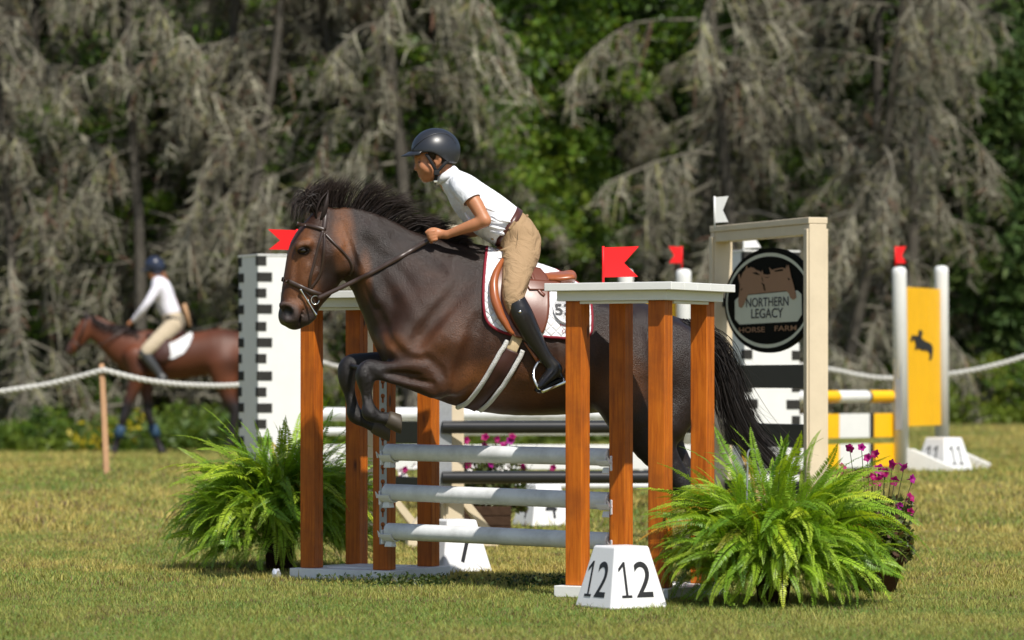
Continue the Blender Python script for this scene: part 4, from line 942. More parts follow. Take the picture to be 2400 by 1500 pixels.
# hind legs pushing off
near_h = [(1478, 930, 78, .72, .16), (1508, 1000, 58, .75, .165), (1540, 1055, 44, .8, .16), (1578, 1105, 29, .85, .155), (1598, 1135, 26, .85, .15), (1615, 1170, 20, .85, .15), (1634, 1225, 16.5, .9, .15), (1648, 1266, 20, .95, .15), (1668, 1296, 14.5, 1, .15), (1680, 1312, 17, 1.05, .15)]
S.chain(hc(near_h), 0.03)
far_h = [(1500, 930, 78, .72, -.16), (1532, 1000, 56, .75, -.165), (1566, 1058, 42, .8, -.16), (1604, 1105, 28, .85, -.155), (1624, 1135, 25, .85, -.15), (1643, 1170, 19, .85, -.15), (1664, 1222, 16, .9, -.15), (1680, 1260, 19.5, .95, -.15), (1700, 1288, 14, 1, -.15), (1712, 1304, 17, 1.05, -.15)]
S.chain(hc(far_h), 0.03)
S.chain(hc([(1570, 772, 22, .9), (1605, 768, 20, .9), (1648, 786, 16, .9), (1676, 830, 12, .9), (1692, 890, 8, .9)]), 0.03)   # dock
V0, F0 = S.mesh_arrays(0.020, 1)
HBVH = BVHTree.FromPolygons([tuple(p) for p in V0], [tuple(int(i) for i in f) for f in F0])
def relief(path, r_px, h, k=.02, lat=1.0):
    """muscle ridge (h > 0) or furrow (h < 0) following a photo path over the skin, on both sides"""
    h *= .72
    for sd in (1, -1):
        P = cat_rom(path, 4); rows = []
        m_ = len(P)
        for i, q in enumerate(P):
            p, nn, ok = hsurf(q[0], q[1], .15, sd)
            if not ok: continue
            f = math.sin(math.pi * (i + .6) / (m_ + .2)) ** .7; r_ = r_px * PXM
            c_ = p - nn * (r_ - h * f) if h > 0 else p + nn * (r_ + h * f)
            rows.append((*c_, r_, lat))
        if len(rows) > 2: S.chain(rows, k, sub=h < 0, n=1)
def hsurf(px, py, w0=0.15, side=1):
    """point and normal on the horse's near (side 1) or far (side -1) surface behind a photo pixel"""
    w = w0 * side; hit = None
    for _ in range(3):
        u, _, vz = hl(px, py, w)
        h = HBVH.ray_cast(Vector((u, -1.5 * side, vz)), Vector((0, side, 0)))
        if h[0] is None: return Vector((u, -w, vz)), Vector((0, -side, 0)), False
        hit = h; w = -h[0].y
    nrm = hit[1]
    if nrm.y * side > 0: nrm = -nrm
    return hit[0].copy(), nrm.copy(), True
relief([(1075, 618), (1015, 690), (960, 765), (938, 800)], 46, .013)
relief([(1125, 690), (1060, 765), (1000, 830), (975, 850)], 44, .015)
relief([(1095, 655), (1035, 730), (978, 800)], 22, -.010, .025)
relief([(1080, 800), (1052, 850), (1040, 895)], 36, .014)
relief([(1125, 755), (1098, 835), (1070, 900), (1050, 938)], 24, -.014, .03)
relief([(1000, 842), (1030, 868), (1046, 905)], 13, -.010, .018)
relief([(918, 800), (950, 835), (990, 846)], 12, -.009, .015)
relief([(848, 640), (872, 695), (898, 755), (915, 800)], 16, -.012, .02)
relief([(820, 560), (838, 610), (862, 660), (884, 705)], 12, .008)
relief([(800, 520), (818, 570), (838, 625)], 8, -.006, .012)
relief([(870, 540), (930, 590), (985, 655)], 40, .009)
relief([(900, 620), (945, 690), (975, 740)], 30, .008)
relief([(930, 560), (985, 600), (1035, 640)], 20, -.006, .025)
relief([(1160, 850), (1230, 880), (1310, 890)], 40, .006)
for i in range(6): relief([(1165 + i * 32, 770), (1178 + i * 33, 830), (1172 + i * 34, 895)], 9, .0035, .012)
relief([(1395, 790), (1410, 850), (1405, 930)], 28, -.016, .03)
relief([(1520, 780), (1545, 870), (1540, 960)], 18, -.008, .03)
for _a in (([(985, 880), (950, 876), (905, 876)], 5, -.016, .008), ([(1000, 856), (950, 858), (905, 860)], 9, .010, .008), ([(1015, 898), (965, 890), (920, 886)], 6, -.016, .010), ([(1000, 910), (955, 900), (905, 888)], 8, .008, .008)): relief(*_a)
# head
relief([(742, 628), (728, 650), (714, 668)], 6, .005, .008); relief([(750, 645), (735, 668), (722, 684)], 9, -.006, .012)
relief([(690, 600), (682, 640), (678, 680)], 6, .004, .008); relief([(697, 610), (694, 640), (690, 670)], 8, -.006, .012)
relief([(770, 560), (795, 590), (812, 625), (800, 650)], 10, .005, .012); relief([(735, 575), (748, 600), (745, 625)], 12, -.005, .014)
relief([(708, 690), (696, 704), (690, 716)], 5, -.004, .008); relief([(716, 735), (706, 750), (704, 764)], 3, -.006, .005)
# knees and fetlocks
for _a in (([(850, 858), (844, 872), (847, 888)], 7, .014, .007), ([(868, 852), (884, 862), (885, 880)], 6, .013, .007), ([(862, 866), (868, 876), (864, 888)], 5, -.010, .008), ([(852, 898), (852, 925), (858, 952)], 3.5, .008, .006), ([(870, 893), (867, 925), (874, 953)], 4, .009, .006), ([(862, 897), (860, 925), (866, 953)], 2.5, -.008, .004), ([(862, 960), (870, 968), (868, 978)], 6, .008, .007), ([(880, 968), (886, 976), (884, 985)], 4, -.008, .006),
           ([(806, 846), (797, 862), (800, 882)], 7, .014, .007), ([(826, 840), (838, 852), (838, 872)], 6, .012, .007), ([(808, 896), (812, 925), (822, 955)], 3.5, .008, .006), ([(828, 890), (830, 925), (840, 955)], 4, .009, .006)): relief(*_a)
HV, HF = S.mesh_arrays(0.0085, 2)
HBVH = BVHTree.FromPolygons([tuple(p) for p in HV], [tuple(int(i) for i in f) for f in HF])

# coat colour by place on the animal (a bay: black points, tan muzzle and flank, dark topline)
def upx(P):
    """own frame -> photo-pixel-like coordinates on the midplane, for laying out the coat"""
    return 1200 + (P[:, 0] / PXM), HOR - (P[:, 2] - CAMZ) / PXM
cx, cy = upx(HV); n = len(HV)
def blob(x, y, rx, ry, soft=1.0):
    d = np.sqrt(((cx - x) / rx) ** 2 + ((cy - y) / ry) ** 2); return np.clip((1.25 - d) / (0.9 * soft), 0, 1)[:, None]
vn = value_noise(HV[:, 0] + HV[:, 1] * 0.7, HV[:, 2] + HV[:, 1] * 0.3, 0.16, 9)[:, None]
vn2 = value_noise(HV[:, 0], HV[:, 2] + HV[:, 1], 0.05, 10)[:, None]
dark = np.array([0.017, 0.0085, 0.0058]); brown = np.array([0.068, 0.024, 0.009]); tan = np.array([0.21, 0.075, 0.022]); black = np.array([0.013, 0.011, 0.011])
c = np.tile(dark, (n, 1))
def lay(col, m):
    global c
    c = c * (1 - m) + col * m
lay(brown, blob(1180, 860, 330, 120) * (0.55 + 0.4 * vn)); lay(brown, blob(1000, 740, 120, 130) * (0.35 + 0.5 * vn))
lay(tan, blob(1200, 905, 190, 62) * (0.35 + 0.4 * vn)); lay(tan, blob(1440, 900, 60, 70) * 0.5); lay(tan, blob(1110, 900, 70, 50) * 0.75); lay(tan, blob(1000, 800, 80, 60) * .3 * vn); lay(brown, blob(960, 870, 80, 40) * .6)
lay(brown, blob(740, 600, 85, 150) * 0.65); lay(tan, blob(700, 640, 48, 75) * 0.55); lay(tan, blob(705, 700, 42, 40) * 0.7); lay(tan, blob(716, 560, 22, 30) * 0.6)
lay(dark, blob(772, 640, 46, 55) * 0.8); lay(tan, blob(800, 560, 26, 80) * 0.7); lay(tan, blob(850, 650, 16, 60) * 0.5); lay(tan, blob(905, 812, 40, 30) * 0.5)
lay(np.array([0.05, 0.036, 0.032]), blob(672, 742, 34, 34) * 0.85); lay(np.array([0.06, 0.045, 0.04]), blob(722, 745, 24, 22) * 0.8)
legm = np.clip((960 - cx) / 70, 0, 1) * np.clip((cy - 815) / 20, 0, 1)
lay(black * 1.7, (legm * 0.75)[:, None]); lay(black, (np.clip((895 - cx) / 18, 0, 1) * np.clip((cy - 815) / 12, 0, 1) * 0.7)[:, None])
lay(black, (np.clip((935 - cx) / 10, 0, 1) * np.clip((cy - 925) / 20, 0, 1) * 0.8)[:, None])
lay(black, (np.clip((cy - 1030) / 80, 0, 1) * (cx > 1380) * 0.9)[:, None]); lay(black, (np.clip((cx - 1600) / 20, 0, 1) * (cy < 900))[:, None])
lay(np.array([0.004, 0.003, 0.003]), np.clip(blob(672, 731, 11, 11, 0.6) * 1.3, 0, 1))  # nostrils: shade inside the hollow put into the colour as near black
lay(black, blob(712, 588, 15, 9) * 0.85)
c = c * (0.66 + 0.36 * vn2)

t = NT('bay_coat', 0.36, 0.36); a = t.attr(); v = t.coords((1, 1, 1))
hn = t.noise(t.coords((.4, 1, 1)), 330, 2, 0.6); hb = t.noise(v, 9, 4, 0.55)
t.color(t.mix(1.0, a, t.ramp(hn, [(0.25, (0.5,) * 3), (0.75, (1.55,) * 3)]), 'MULTIPLY'))
rr = t.node('ShaderNodeMapRange'); rr.inputs[3].default_value = 0.33; rr.inputs[4].default_value = 0.47; t.l.new(hb, rr.inputs[0]); t.l.new(rr.outputs[0], t.b.inputs['Roughness'])
t.b.inputs['Sheen Weight'].default_value = 0.0; t.b.inputs['Sheen Roughness'].default_value = 0.4; t.b.inputs['Sheen Tint'].default_value = (0.9, 0.72, 0.6, 1)
mxh = t.node('ShaderNodeMath', operation='MULTIPLY_ADD'); t.l.new(hb, mxh.inputs[0]); mxh.inputs[1].default_value = 1.6; t.l.new(hn, mxh.inputs[2])
t.bump(mxh.outputs[0], 0.42, 0.010)
M['coat'] = t.m
HROT = PSI
horse = thing('horse', 'dark bay horse leaping over the white poles, forelegs folded', 'horse', HP0, HROT)
body = new_obj('body', np_mesh('horse_body', HV, HF, True, c), horse); body.data.materials.append(M['coat'])

M['hoof'] = mat_flat('horn_hoof', (0.055, 0.043, 0.030), 0.55, 0.4, 0.3, 20)
M['hoof_dark'] = mat_flat('dark_hoof', (0.05, 0.042, 0.034), 0.6, 0.3, 0.3, 20)
M['hair'] = mat_attr('black_hair', 0.55, 0.25)
M['lid'] = mat_flat('dark_eyelid', (0.012, 0.008, 0.007), 0.6, 0.2, 0.2)
M['eye'] = mat_flat('horse_eye', (0.008, 0.005, 0.004), 0.06, 0.8, 0.1)
M['bridle'] = mat_flat('dark_brown_leather', (0.035, 0.019, 0.013), 0.38, 0.5, 0.25, 40)

def hoof(p0, p1, w, r0, r1, mat):
    a, b = Vector(hl(*p0, w)), Vector(hl(*p1, w)); d = (b - a).normalized(); q = d.to_track_quat('Z', 'Y').to_matrix().to_4x4(); L = (b - a).length
    toe = Vector((-.35, 0, -1)); toe = (toe - d * toe.dot(d)).normalized(); mb = MB(); mb.lathe([(r0 * .9, -0.01), (r0, 0.0), (r0 * 1.04, L * .15), (r1, L * .93), (r1 * .96, L), (r1 * .5, L * .93)], 20, Matrix.Translation(a) @ q)
    for i_, v_ in enumerate(mb.v):          # slope the wall: the toe runs forward, the heel stays short
        p_ = Vector(v_); s_ = max(0, (p_ - a).dot(d) / L); k_ = (p_ - a).dot(toe) / r1; p_ = p_ + toe * (.010 * s_) + d * (.012 * k_ * s_); mb.v[i_] = tuple(p_)
    return mb.build('hoof', mat, horse, True)
hoof((912, 983), (941, 991), .155, .042, .049, M['hoof']); hoof((878, 998), (914, 1009), -.15, .041, .047, M['hoof'])
hoof((1680, 1310), (1697, 1336), .15, .046, .060, M['hoof_dark']); hoof((1712, 1302), (1728, 1328), -.15, .046, .060, M['hoof_dark'])

def hsurf(px, py, w0=0.15, side=1):
    """point and normal on the horse's near (side 1) or far (side -1) surface behind a photo pixel"""
    w = w0 * side; hit = None
    for _ in range(3):
        u, _, vz = hl(px, py, w)
        h = HBVH.ray_cast(Vector((u, -1.5 * side, vz)), Vector((0, side, 0)))
        if h[0] is None: return Vector((u, -w, vz)), Vector((0, -side, 0)), False
        hit = h; w = -h[0].y
    nrm = hit[1]
    if nrm.y * side > 0: nrm = -nrm
    return hit[0].copy(), nrm.copy(), True

for sgn in (1, -1):
    p, nn, ok = hsurf(711, 588, .09, sgn)
    mb = MB(); prof = [(0.0165 * math.sin(math.pi * i / 12) + 1e-5, -0.0165 * math.cos(math.pi * i / 12)) for i in range(13)]
    mb.lathe(prof, 20, Matrix.Translation(p - nn * 0.0065) @ Matrix.Diagonal((1.25, 1, 0.85, 1))); eye = mb.build('eye', M['eye'], horse, True)
    lid = []
    for a0, a1, rr_ in ((180, 0, 1.0), (180, 360, 1.0)):
        path = []
        for i in range(11):
            aa = math.radians(a0 + (a1 - a0) * i / 10)
            q, nq, _ = hsurf(711.5 + 12.5 * math.cos(aa), 588 - 7.2 * math.sin(aa), .09, sgn); path.append(q + nq * 0.002)
        mb = MB(); mb.tube(path, 0.0042, 6); mb.build('eyelid', M['lid'], eye, True)

# ears
M['ear'] = mat_flat('dark_ear_hair', (0.022, 0.014, 0.012), 0.6, 0.3, 0.3, 60)
def ear(base, tip, w, wt, wid, twist):
    a, b = Vector(hl(*base, w)), Vector(hl(*tip, wt)); ax = (b - a); L = ax.length; ax.normalize()
    out = Vector((-.5, -twist, .1)); out = (out - ax * out.dot(ax)).normalized(); sd = ax.cross(out)
    rows = []
    for i in range(13):
        s = i / 12; wdt = wid * (math.sin(math.pi * min(1, .18 + .82 * s) ** .8) ** .8 if s < 1 else 0) + 0.001
        wdt = wid * max(0.02, (0.62 + 1.6 * s - 2.2 * s * s) if s < .75 else (1 - s) * 2.3)
        row = []
        for j in range(11):
            th = math.radians(-150 + 300 * j / 10)
            row.append(a + ax * (L * s) + sd * (math.sin(th) * wdt) - out * (math.cos(th) * wdt * .75) + out * (0.01 * math.sin(3 * s)))
        rows.append(row)
    mb = MB(); mb.sheet(rows); o = mb.build('ear', M['ear'], horse, True)
    so = o.modifiers.new('solid', 'SOLIDIFY'); so.thickness = 0.006; return o
ear((748, 515), (770, 446), .055, .075, .034, .9); ear((740, 505), (752, 440), -.055, -.07, .034, -.9)

# hair
def hair(name, roots, n_seg, wid, parent, cols, seed, label=None):
    """roots: list of (list of control points) per strand"""
    rg = np.random.default_rng(seed); VV = []; FF = []; CC = []; off = 0
    for ctrl in roots:
        P = cat_rom([tuple(q) for q in ctrl], n_seg); m = len(P); T = np.gradient(P, axis=0); T /= np.linalg.norm(T, axis=1)[:, None] + 1e-9
        a = rg.normal(0, 1, 3); sd = np.cross(T, a); sd /= np.linalg.norm(sd, axis=1)[:, None] + 1e-9
        w_ = wid * rg.uniform(.6, 1.3) * np.linspace(1, 0.12, m)[:, None]
        VV.append(np.concatenate([P - sd * w_ / 2, P + sd * w_ / 2])); i = np.arange(m - 1)
        FF.append(np.stack([i, i + 1, i + 1 + m, i + m], 1) + off); off += 2 * m
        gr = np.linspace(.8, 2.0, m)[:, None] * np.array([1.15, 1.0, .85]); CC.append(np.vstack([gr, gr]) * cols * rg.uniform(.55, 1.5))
    o = new_obj(name, np_mesh(name, np.vstack(VV), np.vstack(FF), False, np.vstack(CC)), parent); o.data.materials.append(M['hair']); return o
rh = random.Random(5)
crest = [(742, 488), (768, 480), (805, 481), (850, 488), (895, 503), (938, 524), (980, 538), (1020, 552), (1058, 570), (1085, 585)]
cr = cat_rom(crest, 12)
roots = []
clumps = [(rh.random(), rh.uniform(-10, 10), rh.uniform(.8, 1.25)) for _ in range(46)]
for i in range(4200):
    cl = clumps[rh.randrange(46)]; s = min(1, max(0, cl[0] + rh.gauss(0, .022))); q = cr[int(s * (len(cr) - 1))]
    elev = 96 - 78 * min(1, max(0, (s - .02) / .55)) ** .8 if s < .6 else 20 + 25 * (s - .6)
    elev += cl[1] + rh.gauss(0, 4); L = (52 + 30 * math.sin(math.pi * min(1, s * 1.25)) ) * cl[2] * rh.uniform(.84, 1.03)
    if s > .8: L *= 1 - 2.4 * (s - .8)
    if s < .08: L *= .9
    e = math.radians(elev); w0 = rh.gauss(0, .012); w1 = w0 + rh.gauss(0, .02) + .012
    x1, y1 = q[0] + L * .5 * math.cos(e), q[1] - L * .5 * math.sin(e); e2 = e - math.radians(rh.uniform(5, 30))
    roots.append([hl(q[0] + rh.gauss(0, 3), q[1] + 7, w0), hl(x1, y1, (w0 + w1) / 2), hl(x1 + L * .5 * math.cos(e2), y1 - L * .5 * math.sin(e2), w1)])
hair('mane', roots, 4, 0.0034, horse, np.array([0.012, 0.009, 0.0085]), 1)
roots = []
for i in range(520):
    k = rh.random(); b = (rh.uniform(722, 762), rh.uniform(478, 500)); w0 = rh.gauss(0, .025)
    if k < .62:    # forelock thrown forward and curling down over the forehead
        L = rh.uniform(.6, 1.1); roots.append([hl(*b, w0), hl(b[0] - 18 * L, b[1] - 30 * L + rh.gauss(0, 5), w0 + .01), hl(b[0] - 42 * L, b[1] - 14 * L + rh.gauss(0, 8), w0 + .02), hl(b[0] - 48 * L, b[1] + 22 * L + rh.gauss(0, 8), w0 + .03 + rh.gauss(0, .01))])
    else:
        L = rh.uniform(.6, 1.1); roots.append([hl(*b, w0), hl(b[0] - 6 * L, b[1] - 40 * L, w0), hl(b[0] + 22 * L + rh.gauss(0, 6), b[1] - 66 * L + rh.gauss(0, 6), w0)])
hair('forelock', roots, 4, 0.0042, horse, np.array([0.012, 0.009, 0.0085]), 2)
roots = []
tl = cat_rom([(1580, 752), (1625, 760), (1665, 800), (1690, 870), (1712, 950), (1740, 1010), (1775, 1060), (1815, 1110)], 10)
for i in range(2300):
    s0 = rh.random() ** 1.5 * .55; i0 = int(s0 * (len(tl) - 1)); s1 = min(1, s0 + rh.uniform(.42, .75)); i1 = int(s1 * (len(tl) - 1)); im = (i0 + i1) // 2; iq = (im + i1) // 2
    sp = rh.gauss(0, 1); sw = rh.gauss(0, 1); f = lambda i, k: (tl[i][0] + sp * k + (4 * k / 12 if k > 12 else 0), tl[i][1] - sp * k * .25)
    fly = 1.9 if rh.random() < .06 else 1.0
    roots.append([hl(*f(i0, 9), sw * .02), hl(*f(im, 15), sw * .03), hl(*f(iq, 19), sw * .035), hl(*f(i1, 22 * fly), sw * .04)])
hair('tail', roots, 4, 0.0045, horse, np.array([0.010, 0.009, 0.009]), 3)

# ---- tack
def strap_pts(path, step=4, off=0.004, side=1, w0=.1):
    P = cat_rom(path, 10); d = np.r_[0, np.cumsum(np.linalg.norm(np.diff(P, axis=0), axis=1))]
    m = max(4, int(d[-1] / step)); q = np.linspace(0, d[-1], m); xs_ = np.interp(q, d, P[:, 0]); ys_ = np.interp(q, d, P[:, 1])
    pts = []; nr = []; w = w0
    for x, y in zip(xs_, ys_):
        p, nn, ok = hsurf(x, y, w, side)
        if not ok and pts: p.y = pts[-1].y * .9
        pts.append(p); nr.append(nn)
    for _ in range(3):
        pts = [pts[0]] + [(pts[i - 1] + pts[i] * 2 + pts[i + 1]) / 4 for i in range(1, len(pts) - 1)] + [pts[-1]]
        nr = [nr[0]] + [(nr[i - 1] + nr[i] * 2 + nr[i + 1]).normalized() for i in range(1, len(nr) - 1)] + [nr[-1]]
    return [p + nn * off for p, nn in zip(pts, nr)], nr
def ribbon(pts, nr, width, thick, rounded=False):
    mb = MB(); rows = []; m = len(pts)
    for i in range(m):
        t_ = (pts[min(i + 1, m - 1)] - pts[max(0, i - 1)]).normalized(); s_ = t_.cross(nr[i]).normalized() * (width / 2); k = nr[i] * (thick / 2)
        b_ = .72 if rounded else .92
        rows.append([pts[i] - s_ - k, pts[i] - s_ + k * .2, pts[i] - s_ * b_ + k, pts[i] + s_ * b_ + k, pts[i] + s_ + k * .2, pts[i] + s_ - k, pts[i] - s_ - k])
    mb.sheet(rows); n_ = len(rows[0]); mb.f.append(list(range(n_ - 1))); mb.f.append([len(mb.v) - n_ + i for i in range(n_ - 1)]); return mb
bridle = thing('bridle', 'dark brown leather bridle with full cheek bit on the jumping horse', 'bridle', HP0, HROT)
def strap(name, path, width, thick=0.005, off=0.004, mat='bridle', parent=None, side=1, rounded=False):
    pts, nr = strap_pts(path, 4, off, side); return ribbon(pts, nr, width, thick, rounded).build(name, M[mat], parent or bridle, True)
for sd in (1, -1):
    strap('crownpiece', [(762, 497), (762, 515), (759, 538)], .024, side=sd)
    strap('cheekpiece', [(757, 540), (747, 576), (734, 626), (726, 660), (727, 690)], .015, off=.006, side=sd)
    strap('noseband_hanger', [(760, 545), (760, 580), (757, 615), (748, 648), (728, 676)], .013, side=sd)
    strap('browband', [(696, 524), (705, 526), (720, 528), (745, 534), (761, 539)], .020, .010, .006, rounded=True, side=sd)
    strap('throatlatch', [(762, 548), (785, 572), (805, 592), (822, 612), (828, 632), (820, 645)], .012, side=sd)
    strap('noseband', [(665, 655), (680, 661), (704, 672), (726, 682), (752, 690)], .024, .012, .007, rounded=True, side=sd)
    strap('flash_strap', [(704, 676), (722, 690), (740, 712), (746, 722)], .012, side=sd)
bit = []
for sd in (1, -1):
    c0, nn, _ = hsurf(737, 702, .07, sd); c0 = c0 + nn * .010
    ringp = [c0 + Vector((math.cos(a_) * .020, 0, math.sin(a_) * .022)) for a_ in np.linspace(0, 2 * math.pi, 25)]
    mb = MB(); mb.tube(ringp, .0032, 8); mb.build('bit_ring', M['steel'], bridle, True)
    A, B = Vector(hl(704, 678, .088 * sd)), Vector(hl(742, 739, .082 * sd))
    mb = MB(); mb.tube([A + (B - A) * s_ for s_ in (0, .03, .2, .5, .8, .97, 1)], [.006, .006, .0036, .005, .0036, .006, .006], 8); mb.build('bit_cheek_bar', M['steel'], bridle, True)
mb = MB(); mb.tube([hl(722, 704, .075), hl(722, 706, 0), hl(722, 704, -.075)], .006, 8); mb.build('bit_mouthpiece', M['steel'], bridle, True)
for sd, endp in ((1, (1010, 560, .115)), (-1, (1004, 553, -.10))):
    A = Vector(hl(745, 699, .088 * sd)); B = Vector(hl(endp[0], endp[1], endp[2])); pts = []
    for i in range(60):
        s_ = i / 59; p = A.lerp(B, s_); p.z -= .012 * math.sin(math.pi * s_) * (1 if sd > 0 else 1.6)
        h = HBVH.ray_cast(Vector((p.x, -1.5 * sd, p.z)), Vector((0, sd, 0)))
        if h[0] is not None and (h[0].y * sd) < (p.y * sd) + .008: p.y = h[0].y - .010 * sd
        pts.append(p)
    for _ in range(4): pts = [pts[0]] + [(pts[i - 1] + pts[i] * 2 + pts[i + 1]) / 4 for i in range(1, 59)] + [pts[-1]]
    ribbon(pts, [Vector((0, -sd, 0.15))] * 60, .022, .005).build('rein', M['bridle'], bridle, True)

# saddle pad: a patch lying on the horse between a front and a rear edge
def patch(left, right, off, nu=26, nv=26, side=1, bow=None):
    L = cat_rom(left, 10); R = cat_rom(right, 10); rows = []
    def samp(C, s_):
        d = np.r_[0, np.cumsum(np.linalg.norm(np.diff(C, axis=0), axis=1))]; return np.interp(s_ * d[-1], d, C[:, 0]), np.interp(s_ * d[-1], d, C[:, 1])
    for i in range(nv):
        s_ = i / (nv - 1); a_ = samp(L, s_); b_ = samp(R, s_); row = []
        for j in range(nu):
            q = j / (nu - 1); x, y = a_[0] + (b_[0] - a_[0]) * q, a_[1] + (b_[1] - a_[1]) * q
            p, nn, ok = hsurf(x, y, .2, side)
            if not ok: p, nn = Vector(hl(x, y, .05 * side)), Vector((0, -side * .3, 1)).normalized()
            row.append((p, nn))
        rows.append(row)
    out = [[p + nn * off for p, nn in r] for r in rows]
    for _ in range(4):
        out = [[out[i][j] if j in (0, nu - 1) or i in (0, nv - 1) else (out[i - 1][j] + out[i + 1][j] + out[i][j - 1] + out[i][j + 1] + out[i][j] * 2) / 6 for j in range(nu)] for i in range(nv)]
    return out
t = NT('quilted_cotton', 0.85, 0.15); v = t.coords((1, 1, 1)); sepx = t.node('ShaderNodeSeparateXYZ'); t.l.new(v, sepx.inputs[0])
def wave(sgn_):
    m1 = t.node('ShaderNodeMath', operation='MULTIPLY_ADD'); t.l.new(sepx.outputs[0], m1.inputs[0]); m1.inputs[1].default_value = sgn_; t.l.new(sepx.outputs[2], m1.inputs[2])
    m2 = t.node('ShaderNodeMath', operation='MULTIPLY'); t.l.new(m1.outputs[0], m2.inputs[0]); m2.inputs[1].default_value = 62.0
    m3 = t.node('ShaderNodeMath', operation='SINE'); t.l.new(m2.outputs[0], m3.inputs[0]); m4 = t.node('ShaderNodeMath', operation='ABSOLUTE'); t.l.new(m3.outputs[0], m4.inputs[0])
    m5 = t.node('ShaderNodeMath', operation='POWER'); t.l.new(m4.outputs[0], m5.inputs[0]); m5.inputs[1].default_value = .35; return m5.outputs[0]
mm = t.node('ShaderNodeMath', operation='MINIMUM'); t.l.new(wave(1), mm.inputs[0]); t.l.new(wave(-1), mm.inputs[1])
t.color((0.80, 0.80, 0.81)); t.bump(mm.outputs[0], 0.7, 0.012); M['quilt'] = t.m
M['maroon'] = mat_flat('maroon_binding', (0.21, 0.018, 0.03), 0.7, 0.2, 0.1)
M['saddle'] = mat_flat('tan_saddle_leather', (0.30, 0.085, 0.026), 0.30, 0.5, 0.22, 8, bump=0.08)
M['saddle_flap'] = mat_flat('brown_flap_leather', (0.135, 0.040, 0.020), 0.36, 0.5, 0.18, 8, bump=0.08)
M['fleece'] = mat_flat('white_fleece', (0.72, 0.71, 0.68), 0.95, 0.1, 0.2, 160, bump=1.0)
M['billet'] = mat_flat('cream_billet_webbing', (0.62, 0.47, 0.28), 0.7, 0.2, 0.15, 60)
M['girth'] = mat_flat('dark_girth_leather', (0.055, 0.020, 0.015), 0.5, 0.4, 0.2, 30)

pad = thing('saddle_pad', 'white quilted saddle pad with maroon edging and number on the jumping horse', 'saddle pad', HP0, HROT)
padL = [(1141, 582), (1137, 624), (1133, 680), (1134, 722), (1145, 756), (1168, 774), (1196, 783)]
padR = [(1300, 636), (1348, 665), (1376, 690), (1385, 725), (1386, 760), (1380, 786), (1350, 795)]
for sd in (1, -1):
    g = patch(padL, padR, .010, 30, 28, sd); mb = MB(); mb.sheet(g); o = mb.build('pad_panel', M['quilt'], pad, True)
    so = o.modifiers.new('solid', 'SOLIDIFY'); so.thickness = .012; so.offset = 0
    edge = [r[0] for r in g] + g[-1][1:] + [r[-1] for r in g[::-1]][1:]
    mb = MB(); mb.tube(edge, .0085, 8); mb.build('edge_binding', M['maroon'], pad, True)
# number and stitched lettering
def on_horse(me, cxp, cyp, off, name, mat, parent, side=1):
    p, nn, ok = hsurf(cxp, cyp, .2, side); co = np.zeros(len(me.vertices) * 3); me.vertices.foreach_get('co', co); co = co.reshape(-1, 3)
    up = Vector((0, 0, 1)); up = (up - nn * up.dot(nn)).normalized(); rt = up.cross(nn)
    o = new_obj(name, me, parent); o.data.materials.append(mat)
    new = [p + nn * off + rt * c_[0] + up * c_[2] for c_ in co]
    me.vertices.foreach_set('co', np.array([tuple(q) for q in new]).ravel()); me.update(); return o
mb = MB(); mb.lathe([(.080, 0), (.080, .002)], 32, Matrix.Rotation(math.pi / 2, 4, 'X')); disc_me = mb.mesh('number_disc')
on_horse(disc_me, 1329, 731, .026, 'number_disc', M['plastic'], pad)
on_horse(text_mesh('53', .062, .085, bold=.012), 1316, 731, .0320, 'number', M['ink'], pad)
on_horse(text_mesh('CEC', .018, .044, bold=.01), 1326, 777, .020, 'lettering', M['maroon'], pad)
on_horse(text_mesh('Foo', .013, .028, bold=.01), 1318, 764, .020, 'lettering', M['maroon'], pad)

saddle = thing('saddle', 'tan leather jumping saddle with knee rolls on the jumping horse', 'saddle', HP0, HROT)
for sd in (1, -1):
    fl_ = patch([(1180, 618), (1158, 652), (1147, 684), (1152, 712), (1168, 744), (1188, 772), (1208, 792)], [(1262, 640), (1281, 664), (1284, 700), (1284, 736), (1278, 766), (1266, 784), (1230, 794)], .030, 24, 24, sd)
    mb = MB(); mb.sheet(fl_); o = mb.build('flap', M['saddle_flap'], saddle, True); so = o.modifiers.new('solid', 'SOLIDIFY'); so.thickness = .006; so.offset = 0
    pts, nr = strap_pts([(1176, 622), (1160, 655), (1156, 690), (1166, 728), (1184, 760), (1202, 784)], 4, .042, sd)
    mb = MB(); mm_ = len(pts); mb.tube(pts, [.008 + .016 * math.sin(math.pi * i / (mm_ - 1)) ** .7 for i in range(mm_)], 12); mb.build('knee_roll', M['saddle'], saddle, True)
    pts, nr = strap_pts([(1238, 645), (1250, 672), (1263, 694), (1272, 700)], 4, .036, sd); ribbon(pts, nr, .018, .005).build('keeper_strap', M['saddle_flap'], saddle, True)
    # skirt below the seat
    sk = patch([(1226, 664), (1230, 676), (1238, 688)], [(1312, 672), (1300, 680), (1280, 688)], .040, 16, 8, sd); mb = MB(); mb.sheet(sk); o = mb.build('skirt', M['saddle_flap'], saddle, True); so = o.modifiers.new('solid', 'SOLIDIFY'); so.thickness = .006
S2 = Solid()
S2.chain([(*hl(x, y), r * PXM, k) for x, y, r, k in ((1176, 590, 17, 2.2), (1205, 612, 17, 2.6), (1245, 650, 21, 4.2), (1290, 657, 22, 5.0), (1326, 653, 18, 6.0))], .02)
S2.chain([(*hl(1338, 645, w), 9 * PXM, 1) for w in (-.12, -.06, 0, .06, .12)], .03)
